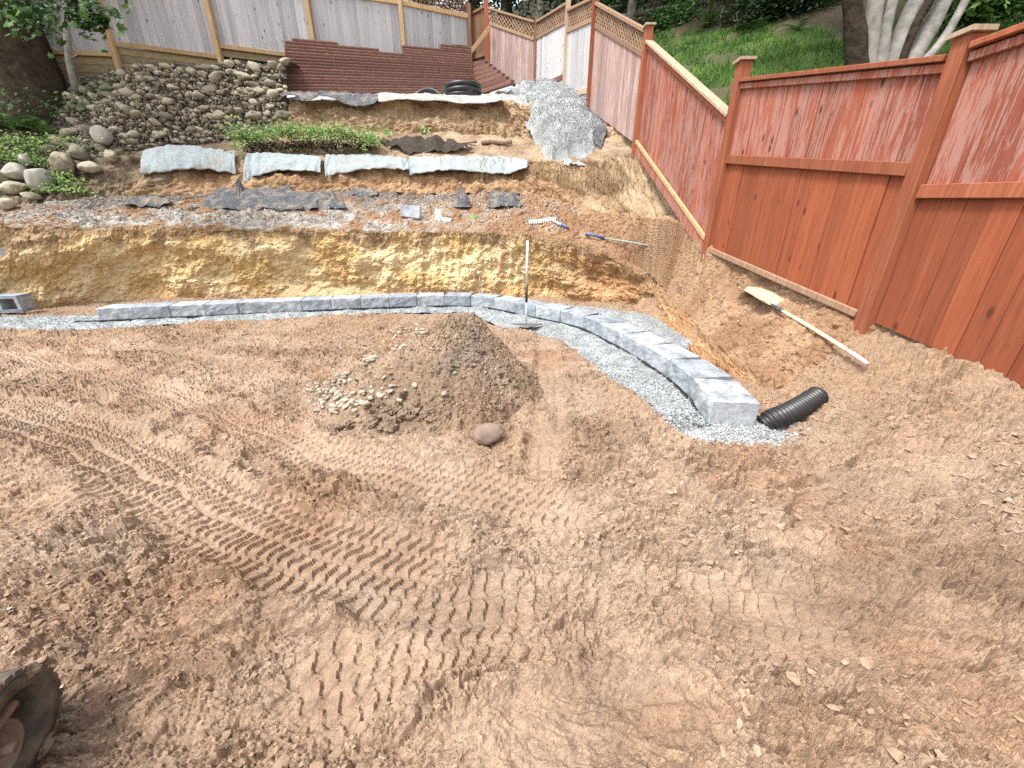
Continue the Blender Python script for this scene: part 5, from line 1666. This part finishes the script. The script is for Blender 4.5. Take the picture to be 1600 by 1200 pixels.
# --- big dark tree at the left edge
tb = lpt(44, 186); tb[1] += .45
tree = empty('maple_tree', (0, 0, 0), 'large dark trunked tree with broad leaves at the upper left corner', 'tree')
zb_ = tb[2] - .4
m_ = MB()
pts, rads = [], []
for k, f in enumerate(np.linspace(0, 1, 14)):
    pts.append((tb[0] - .35 * f - .1 * math.sin(f * 3), tb[1] + .2 * f, zb_ + f * 7.0)); rads.append((.52 + .22 * math.exp(-f * 14)) * (1 - .35 * f))
V0 = MB().tube(pts, rads, 26)
V_ = np.array([v for v in V0.v])
for i in range(len(V_)):
    k = min(i // 26, 13); c = np.array(pts[k]); a = math.atan2(V_[i][1] - c[1], V_[i][0] - c[0])
    sc = 1 + .07 * math.sin(a * 7 + k * .3) + .05 * math.sin(a * 13 - k * .5)
    V_[i] = c + (V_[i] - c) * sc
link('trunk', new_mesh('trunk', V_, V0.f, True), M['bark_dark'], tree)
for (dx, dy, dz, L, z0_) in ((2.2, -2.0, 1.0, 1, 3.6), (-1.8, -1.6, 1.4, 1, 4.0), (1.2, 1.6, 1.9, 1, 4.4), (1.9, -.4, .4, 1, 3.0), (-2.2, .8, 1.5, 1, 4.2)):
    s0 = np.array([tb[0] - .2, tb[1] + .1, zb_ + z0_])
    MB().tube([s0, s0 + np.array([dx, dy, dz]) * .4 + np.array([0, 0, .15]), s0 + np.array([dx, dy, dz])], [.14, .09, .03], 8).build('limb', M['bark_dark'], tree, True)
crown('crown', (tb[0] - .6, tb[1] - .3, zb_ + 6.0), (2.7, 2.6, 1.5), 170, 26, .10, M['leaf_dark'], tree, 5, 'maple', .38)
# low spray of leaves that hangs into view
bs = [(at(15, 12, 6.6), 80, .22), (at(55, 5, 6.7), 70, .22), (at(40, -25, 6.7), 80, .3), (at(110, 4, 6.8), 70, .2), (at(128, 16, 6.8), 65, .16), (at(150, 26, 6.8), 30, .08), (at(132, 38, 6.8), 20, .07), (at(100, -20, 6.8), 70, .25), (at(150, -14, 6.8), 60, .22), (at(28, 26, 6.7), 34, .16), (at(5, -20, 6.6), 80, .3)]
pos = np.concatenate([c[None] + rng.normal(size=(n_0, 3)) * r_0 * np.array([1, 1, .62]) for c, n_0, r_0 in bs])
nr = np.stack([rng.normal(0, .45, len(pos)), rng.normal(-.55, .4, len(pos)), rng.normal(.7, .35, len(pos))], 1)
leaf_mesh('leaf_spray', pos, nr, .055 + .04 * rng.random(len(pos)), rng.random(len(pos)) ** 1.3, M['leaf'], tree, 'maple', .3)['kind'] = 'stuff'
MB().tube([np.array([tb[0], tb[1] - .3, zb_ + 4.2]), at(60, -40, 6.9), at(140, 15, 6.8)], [.07, .03, .008], 7).build('limb', M['bark_dark'], tree, True)
# --- sapling against the fence
sp = empty('sapling', (0, 0, 0), 'slim grey barked sapling standing before the grey fence at left', 'tree')
s0, s1, s2, s3 = at(121, 150, 9.9), at(108, 95, 9.85), at(103, 40, 9.8), at(101, -60, 9.8)
MB().tube([s0, s1, s2, s3], [.075, .06, .055, .04], 10).build('trunk', M['bark_grey'], sp, True)
crown('crown', (s3[0], s3[1] - .2, s3[2] + .9), (.9, .9, .7), 30, 18, .06, M['leaf'], sp, 6, 'oval', .25)
for (pa, pb) in (((106, 85), (82, 74)), ((104, 60), (84, 52)), ((106, 92), (124, 84))):
    MB().tube([at(*pa, 9.85), at(*pb, 9.7)], [.015, .006], 5).build('twig', M['bark_grey'], sp, True)

# --- ferns
def fern(px, py, y, n, L, label, mat=M['leaf'], group=None, up=.9, name='fern', base=None):
    b = lpt(px, py, .02) if base is None else np.asarray(base)
    root = empty(name, (0, 0, 0), label, 'fern', group)
    for k in range(n):
        a = 2 * math.pi * k / n + random.uniform(-.3, .3); ln = L * random.uniform(.7, 1.15)
        hd = np.array([math.cos(a), math.sin(a), 0]); el = up * random.uniform(.6, 1.2)
        nn = 15; P_ = []
        for i in range(nn):
            f = i / (nn - 1)
            P_.append(b + hd * ln * (f * .95) + np.array([0, 0, ln * (el * f - 1.0 * el * f * f * .85)]))
        P_ = np.array(P_); side = np.cross(hd, [0, 0, 1.])
        vs_, fs_, sh = [], [], []
        g = random.random()
        for i in range(1, nn - 1):
            f = i / (nn - 1); w_ = ln * .26 * math.sin(math.pi * min(1, f * .9 + .12)) * (1 - f * .5)
            tg = P_[i + 1] - P_[i]
            for sg_ in (-1, 1):
                c = P_[i]; e = c + side * sg_ * w_ + tg * .8 - np.array([0, 0, w_ * .25])
                i0_ = len(vs_)
                vs_ += [c - tg * .28, c + tg * .32, e]; fs_.append((i0_, i0_ + 1, i0_ + 2)); sh += [g] * 3
        me_ = new_mesh('frond', vs_, np.array(fs_), False, np.array(sh)[:, None] * np.ones((1, 3)))
        link('frond', me_, mat, root)
    return root
fern(22, 205, 7.4, 18, .75, 'large dark green fern at the foot of the big tree', M['leaf'])
fern(72, 212, 7.9, 14, .55, 'smaller fern right of the large fern under the big tree', M['leaf'])
fern(-30, 200, 7.3, 15, .75, 'fern cut by the left edge under the big tree', M['leaf_dark'])
fern(152, 150, 9.7, 12, .42, 'fern growing out of the rock slope beside the sapling', M['leaf'])
fern(178, 150, 9.9, 10, .32, 'small fern on the rocks right of the sapling fern', M['leaf'])

# --- ground cover, weeds
def cover(name, spots, label, mat, size, cat='ground cover', kind='stuff', shape='oval', up=.7):
    pos = np.concatenate([np.asarray(c)[None] + rng.normal(size=(n_0, 3)) * np.asarray(r_0) for c, n_0, r_0 in spots])
    nr = np.stack([rng.normal(0, .5, len(pos)), rng.normal(-.4, .4, len(pos)), rng.normal(up, .4, len(pos))], 1)
    sh = np.clip(.5 + .35 * fbm(pos[:, 0] * 3, pos[:, 1] * 3 + pos[:, 2] * 3, 77, 2) + rng.normal(0, .2, len(pos)), 0, 1)
    return tag(leaf_mesh(name, pos, nr, size * (.5 + rng.random(len(pos))), sh, mat, None, shape), label, cat, None, kind)
cover('ground_cover', [(lpt(20, 228, .04), 700, (.5, .25, .08)), (lpt(75, 225, .04), 400, (.35, .2, .06)), (lpt(10, 250, .04), 400, (.3, .2, .08)), (lpt(98, 284, .04), 350, (.16, .15, .07)), (lpt(90, 300, .04), 350, (.25, .15, .04)), (lpt(60, 255, .04), 250, (.25, .15, .06)), (lpt(-60, 240, .04), 700, (.6, .4, .1)), (lpt(118, 222, .04), 120, (.12, .1, .05))], 'low bright green ground cover around the pale boulders', M['weed'], .035)
cover('ground_cover', [(lpt(175, 240, .04), 60, (.2, .1, .1)), (lpt(140, 170, .04), 160, (.25, .15, .12)), (lpt(185, 130, .04), 90, (.15, .1, .1)), (lpt(30, 165, .04), 500, (.6, .5, .15)), (lpt(80, 180, .04), 260, (.3, .3, .1)), (lpt(-80, 190, .04), 600, (.7, .5, .2))], 'dark green ivy between the rocks and the big tree', M['leaf'], .04)
ws = []
for px in np.linspace(372, 582, 24):
    ws.append((at(px, 208 + random.uniform(-6, 3) + 7 * abs(px - 470) / 110, d3(px)[1] + random.uniform(.1, .4)), random.randint(90, 260), (random.uniform(.07, .16), .14, random.uniform(.04, .11))))
cover('weeds', ws, 'strip of bright green weeds along the edge of the second terrace', M['weed'], .032, 'weeds')
cover('dark_sod', [(at(px, 228, d3(px)[1] + .12), 60, (.1, .05, .05)) for px in np.linspace(390, 570, 16)], 'dark roots and sod under the green weeds', leafy('dead_sod', (.015, .012, .008), (.07, .055, .03), .9, 0), .04, 'sod')
for k, (px, py, yo, n_0, hgt, lab) in enumerate([(362, 215, .05, 46, .42, 'tall leafy green weed at the left end of the weed strip'), (372, 240, -.05, 26, .22, 'small green weed growing between the two left flaps'), (665, 208, .8, 22, .14, 'small light green weed tuft against the third bank'), (608, 212, .55, 26, .14, 'pale green weed tuft right of the weed strip'), (570, 236, .0, 16, .14, 'trailing green weed hanging over the third flap'), (742, 342, -2.1, 14, .06, 'low green sprout on the terrace edge beside the white plastic')]):
    b = at(px, py, d3(px)[1] + yo)
    r_ = empty('weed_plant', (0, 0, 0), lab, 'weed')
    MB().tube([b - np.array([0, 0, .05]), b + np.array([.02, 0, hgt * .5]), b + np.array([-.02, 0, hgt])], [.008, .006, .003], 5).build('stem', M['straw'] if False else M['bark_grey'], r_)
    f = rng.random(n_0)
    pos = b[None] + np.stack([rng.normal(0, .07 + hgt * .12, n_0), rng.normal(0, .07, n_0), f * hgt], 1)
    nr = np.stack([rng.normal(0, .5, n_0), rng.normal(-.5, .4, n_0), rng.normal(.6, .3, n_0)], 1)
    leaf_mesh('foliage', pos, nr, .035 + .025 * rng.random(n_0), .4 + .6 * rng.random(n_0), M['weed'], r_)

# ================================================================== HILLSIDE BEYOND THE RED FENCE
def hill_z(x, y):
    return 1.35 + .36 * (x - 2.9) + .50 * (y - 5.2) + .10 * fbm(x * .6, y * .6, 1101, 3)
gx, gy = np.meshgrid(np.linspace(0, 1, 150), np.linspace(1.5, 34, 190))
xl = np.interp(gy, [1.5, 3, 5.2, 8, 10, 11.8, 13.5, 15.5, 34], [3.3, 3.1, 2.75, 2.5, 2.05, 1.9, 1.5, .2, -6])
gx = xl + gx * (26 - xl)
hz = hill_z(gx.ravel(), gy.ravel()) + .05 * fbm(gx.ravel() * 2, gy.ravel() * 2, 1102, 3)
inner = sstep(.35, 0, (gx - xl).ravel())
hz = hz - inner * .15
n1 = fbm(gx.ravel() * .8, gy.ravel() * .8, 1103, 4)
cols = lerp3((.05, .09, .02), (.10, .16, .04), sstep(-.4, .4, n1))
bare = sstep(.35, .6, fbm(gx.ravel() * 1.2, gy.ravel() * 1.2, 1105, 3))[:, None] * .8
cols = cols * (1 - bare) + np.array([.10, .075, .05])[None] * bare
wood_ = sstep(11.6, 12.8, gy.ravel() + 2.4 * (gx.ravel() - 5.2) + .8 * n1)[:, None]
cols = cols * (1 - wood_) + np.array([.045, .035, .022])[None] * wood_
hill = link('hillside', new_mesh('hillside', np.stack([gx.ravel(), gy.ravel(), hz], 1), grid_faces(190, 150), True, cols), M['bank'])
tag(hill, 'grassy hillside rising behind the red fence', 'hillside', kind='structure')
# ground behind the grey fence
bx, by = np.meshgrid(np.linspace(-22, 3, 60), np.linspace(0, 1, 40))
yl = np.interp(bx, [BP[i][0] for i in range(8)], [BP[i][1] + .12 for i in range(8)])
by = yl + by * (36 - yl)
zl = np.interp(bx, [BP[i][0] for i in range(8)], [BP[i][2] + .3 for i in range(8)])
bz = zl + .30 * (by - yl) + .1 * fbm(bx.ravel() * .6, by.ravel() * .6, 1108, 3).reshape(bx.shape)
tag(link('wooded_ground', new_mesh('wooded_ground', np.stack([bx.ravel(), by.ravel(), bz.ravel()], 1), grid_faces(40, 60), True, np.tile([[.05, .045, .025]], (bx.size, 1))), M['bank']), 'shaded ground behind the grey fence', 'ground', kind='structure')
# the pad goes on at the sides of and behind the viewer
ox, oy = np.meshgrid(np.linspace(-8.5, 3.35, 260), np.linspace(-3.5, 5.2, 190))
oz, _, _ = mud_height(ox.ravel(), oy.ravel())
oz = oz + ramp_z(ox.ravel(), oy.ravel()) - .07
oc = mudcol(ox.ravel(), oy.ravel(), np.zeros(ox.size), 0)
tag(link('outer_ground', new_mesh('outer_ground', np.stack([ox.ravel(), oy.ravel(), oz], 1), grid_faces(190, 260), False, oc), M['mud']), 'bare ground around the pad', 'ground', kind='structure')
ox, oy = np.meshgrid(np.linspace(-60, 60, 40), np.linspace(-60, 8, 30))
tag(link('outer_ground', new_mesh('outer_ground', np.stack([ox.ravel(), oy.ravel(), -.45 + 0 * ox.ravel()], 1), grid_faces(30, 40), True, np.tile([[.30, .20, .13]], (ox.size, 1))), M['mud']), 'far ground around the yard', 'ground', kind='structure')
# grass blades
n = 60000
yy = 3 + 11 * rng.random(n); xx = np.interp(yy, [1.5, 3, 5.2, 8, 10, 11.8, 13.5], [3.4, 3.25, 2.95, 2.65, 2.15, 2.0, 1.7]) + .05 + 6 * rng.random(n) ** 1.1
kp = (fbm(xx * 1.2, yy * 1.2, 1105, 3) < .5) & (yy + 2.4 * (xx - 5.2) < 12.3)
xx, yy = xx[kp], yy[kp]; n = len(xx)
base_ = np.stack([xx, yy, hill_z(xx, yy) - .02], 1)
ln = .05 + .09 * rng.random(n); dr = rng.normal(0, .5, (n, 2))
tipv = base_ + np.stack([dr[:, 0] * ln, dr[:, 1] * ln, ln], 1)
sd_ = rng.normal(size=(n, 2)); sd_ /= np.linalg.norm(sd_, axis=1, keepdims=True)
w3 = np.stack([sd_[:, 0] * .010, sd_[:, 1] * .010, np.zeros(n)], 1)
V_ = np.stack([base_ - w3, base_ + w3, tipv], 1).reshape(-1, 3)
g = np.repeat(np.clip(.5 + .5 * fbm(xx * 1.5, yy * 1.5, 66, 3) + rng.normal(0, .18, n), 0, 1), 3)[:, None] * np.ones((1, 3))
tag(link('grass', new_mesh('grass', V_, np.arange(3 * n).reshape(-1, 3), False, g), M['grass']), 'green grass covering the hillside behind the red fence', 'grass', kind='stuff')

# multi-stemmed tree behind the red fence
def hill_pt(px, py):
    for y_ in np.linspace(3.2, 30, 500):
        p = at(px, py, y_)
        if p[2] <= hill_z(np.array([p[0]]), np.array([p[1]]))[0]: return p
    return at(px, py, 12)
mt = empty('clump_tree', (0, 0, 0), 'clump of pale grey trunks spreading up behind the red fence', 'tree')
yb_ = 6.4
for k, (pa, pm, pb, r0, r1, dk) in enumerate([
    ((1338, 110), (1336, 50), (1326, -40), .12, .08, 1), ((1356, 108), (1362, 50), (1376, -40), .105, .085, 0), ((1376, 106), (1385, 45), (1405, -40), .06, .055, 0),
    ((1394, 104), (1410, 50), (1452, -40), .105, .09, 0), ((1408, 102), (1430, 40), (1478, -40), .045, .04, 1), ((1420, 98), (1448, 50), (1496, -40), .11, .09, 0), ((1450, 88), (1478, 55), (1530, -40), .05, .045, 0)]):
    y_ = yb_ + (.12 if k % 2 else 0)
    A0, A1, A2 = at(*pa, y_), at(*pm, y_ + .05), at(*pb, y_ + .12)
    A0 = A0 - (A1 - A0) * .5
    A3 = A2 + (A2 - A1) * 1.1
    Q = resample(np.array([A0, A1, A2, A3]), np.linspace(0, 3, 16))
    rr_ = np.interp(np.linspace(0, 3, 16), [0, .6, 1, 2, 3], [r0 * 1.25, r0 * 1.05, r0, r1, r1 * .8]) * np.array([1 + .05 * math.sin(i * 1.7 + k) for i in range(16)])
    MB().tube([tuple(v) for v in Q], list(rr_), 14).build('trunk', M['bark_dark'] if dk else M['bark_grey'], mt, True)
top_c = at(1440, -160, 6.8)
crown('crown', (top_c[0], top_c[1] + .6, top_c[2] + 1.6), (2.4, 2.2, 1.2), 120, 22, .09, M['leaf_dark'], mt, 9, 'oval', .35)

# shrubs, sword ferns and trunks in the shade up the hill
def shrub(px, py, radii, label, n=60, per=40, mat=M['leaf_dark'], size=.06, cat='shrub', group=None, sink=.4, seed=0):
    p = hill_pt(px, py)
    r_ = empty('shrub', (0, 0, 0), label, cat, group)
    crown('foliage', p + np.array([0, .3, radii[2] * (1 - sink)]), radii, n, per, size, mat, r_, 500 + seed, 'oval', .22)
    MB().tube([p - np.array([0, -.3, .2]), p + np.array([0, .3, radii[2]])], [.05, .02], 6).build('stem', M['bark_dark'], r_)
    return r_
shrub(1215, 32, (.9, .6, .7), 'dark round shrub on the hillside between the two nearer red fence posts', 100, 40, seed=1)
shrub(1275, 14, (.55, .5, .6), 'dark shrub beside the pale clump of trunks', 60, 40, seed=2)
shrub(1060, 38, (.6, .5, .35), 'low green shrub just behind the post with the sloping rail', 60, 36, M['leaf'], seed=3)
shrub(960, 24, (.8, .6, .6), 'green shrub showing through the nearer lattice panel', 80, 36, M['leaf'], seed=4)
shrub(1000, 4, (.9, .6, .6), 'shrub with larger leaves above the lattice panel', 80, 36, M['leaf'], .07, seed=5)
shrub(1540, 40, (.8, .5, .35), 'green shrub right of the capped corner post', 80, 36, M['leaf'], seed=6)
shrub(1585, 30, (.8, .5, .45), 'yellowish green shrub near the upper right corner', 80, 36, M['weed'], .05, seed=7)
shrub(1600, 0, (1.2, .6, .6), 'dark shrub at the very upper right corner', 80, 36, seed=8)
shrub(1180, -10, (1.2, .8, .9), 'tall dark shrub at the top edge above the grass', 110, 40, seed=9)
shrub(1310, -8, (.9, .6, .6), 'dark shrub at the top edge left of the pale trunks', 70, 40, seed=10)
shrub(1090, -8, (1.0, .7, .7), 'dark shrub at the top edge behind the sword fern', 80, 40, seed=11)
for k, (px, py, L, lab) in enumerate([(1108, 42, .75, 'tall sword fern on the hillside above the sloping red rail'), (1180, 48, .5, 'fern at the left edge of the dark round shrub'), (1245, 50, .45, 'fern below the dark shrub beside the pale trunks'), (1560, 62, .5, 'fern behind the far right panel of the red fence')]):
    fern(0, 0, 0, 15, L, lab, M['leaf'], up=1.1, name='sword_fern', base=hill_pt(px, py))
# fallen logs
for k, (pa, pb, yy_, r_0, lab) in enumerate([((958, 30), (1105, 4), 14.5, .07, 'fallen grey log slanting behind the post with the sloping rail'), ((905, 26), (1010, 2), 15.4, .05, 'thin fallen branch behind the lattice panel'), ((1480, 4), (1615, 16), 9.6, .06, 'fallen grey log at the upper right corner'), ((1300, 6), (1332, 4), 11, .06, 'short fallen log left of the pale trunks')]):
    a_, b_ = at(*pa, yy_), at(*pb, yy_ + .2)
    o = MB().tube([a_, lin(a_, b_, .5) + np.array([0, 0, .03]), b_], [r_0 * 1.1, r_0, r_0 * .8], 9).build('fallen_log', simple('old_log_bark', (.05, .045, .035), (.15, .14, .12), 8, .9), None, True)
    tag(o, lab, 'log')
# standing trunks of the wood
crown_seed = 700
def forest_tree(px, yb0, r, label, mat='bark_dark', zoff=None, crown_h=5.5, cr=1.6):
    global crown_seed
    p = at(px, 20, yb0)
    if p[0] > -1.5: z_ = hill_z(np.array([p[0]]), np.array([p[1]]))[0] if p[0] > 1 else p[2] - 1.0
    else: z_ = np.interp(p[0], [b_[0] for b_ in BP], [b_[2] for b_ in BP]) + .3 * (p[1] - 12)
    z_ = min(z_, p[2] + .5)
    t_ = empty('forest_tree', (0, 0, 0), label, 'tree', 'trees of the wood behind the fences')
    MB().tube([(p[0], p[1], z_ - .4), (p[0] + .05, p[1], z_ + 2), (p[0] - .05, p[1], z_ + 4.5), (p[0], p[1], z_ + crown_h + 2)], [r * 1.15, r, r * .85, r * .4], 12).build('trunk', M[mat], t_, True)
    crown_seed += 1
    crown('crown', (p[0], p[1], z_ + crown_h), (cr, cr, 2.6), 50, 26, .12, M['leaf_dark'], t_, crown_seed, 'oval', .45)
    crown('low_foliage', (p[0], p[1] + .3, z_ + 1.4), (cr * .9, .8, 1.3), 38, 26, .09, M['leaf_dark'], t_, crown_seed + 40, 'oval', .3)
    return t_
for px, y_, r, lab, mt_ in [
    (843, 16.5, .13, 'pale trunk standing behind the lattice fence near the back corner', 'bark_grey'),
    (985, 14.5, .12, 'grey trunk standing behind the lattice panel beside the capped post', 'bark_grey'),
    (1142, 12.5, .16, 'dark trunk standing on the hill above the sword fern', 'bark_dark'),
    (790, 18, .2, 'dark tree behind the back corner of the fences', 'bark_dark'),
    (890, 17, .2, 'dark tree behind the climbing lattice fence', 'bark_dark'),
    (935, 19, .2, 'dark tree further back between the lattice posts', 'bark_dark'),
    (740, 18.5, .2, 'dark tree rising behind the trellis corner', 'bark_dark'),
    (660, 19, .2, 'dark tree behind the right end of the grey fence', 'bark_dark'),
    (1050, 16, .22, 'dark tree in the wood above the fallen log', 'bark_dark'),
    (1230, 15, .22, 'dark tree in the wood above the round shrub', 'bark_dark'),
    (1330, 15, .2, 'dark tree in the wood behind the pale trunks', 'bark_dark'),
    (1450, 14, .2, 'dark tree in the wood right behind the pale trunks', 'bark_dark'),
    (1570, 13, .2, 'dark tree in the wood at the upper right corner', 'bark_dark')]:
    forest_tree(px, y_, r, lab, mt_)
bpy.context.view_layer.update()
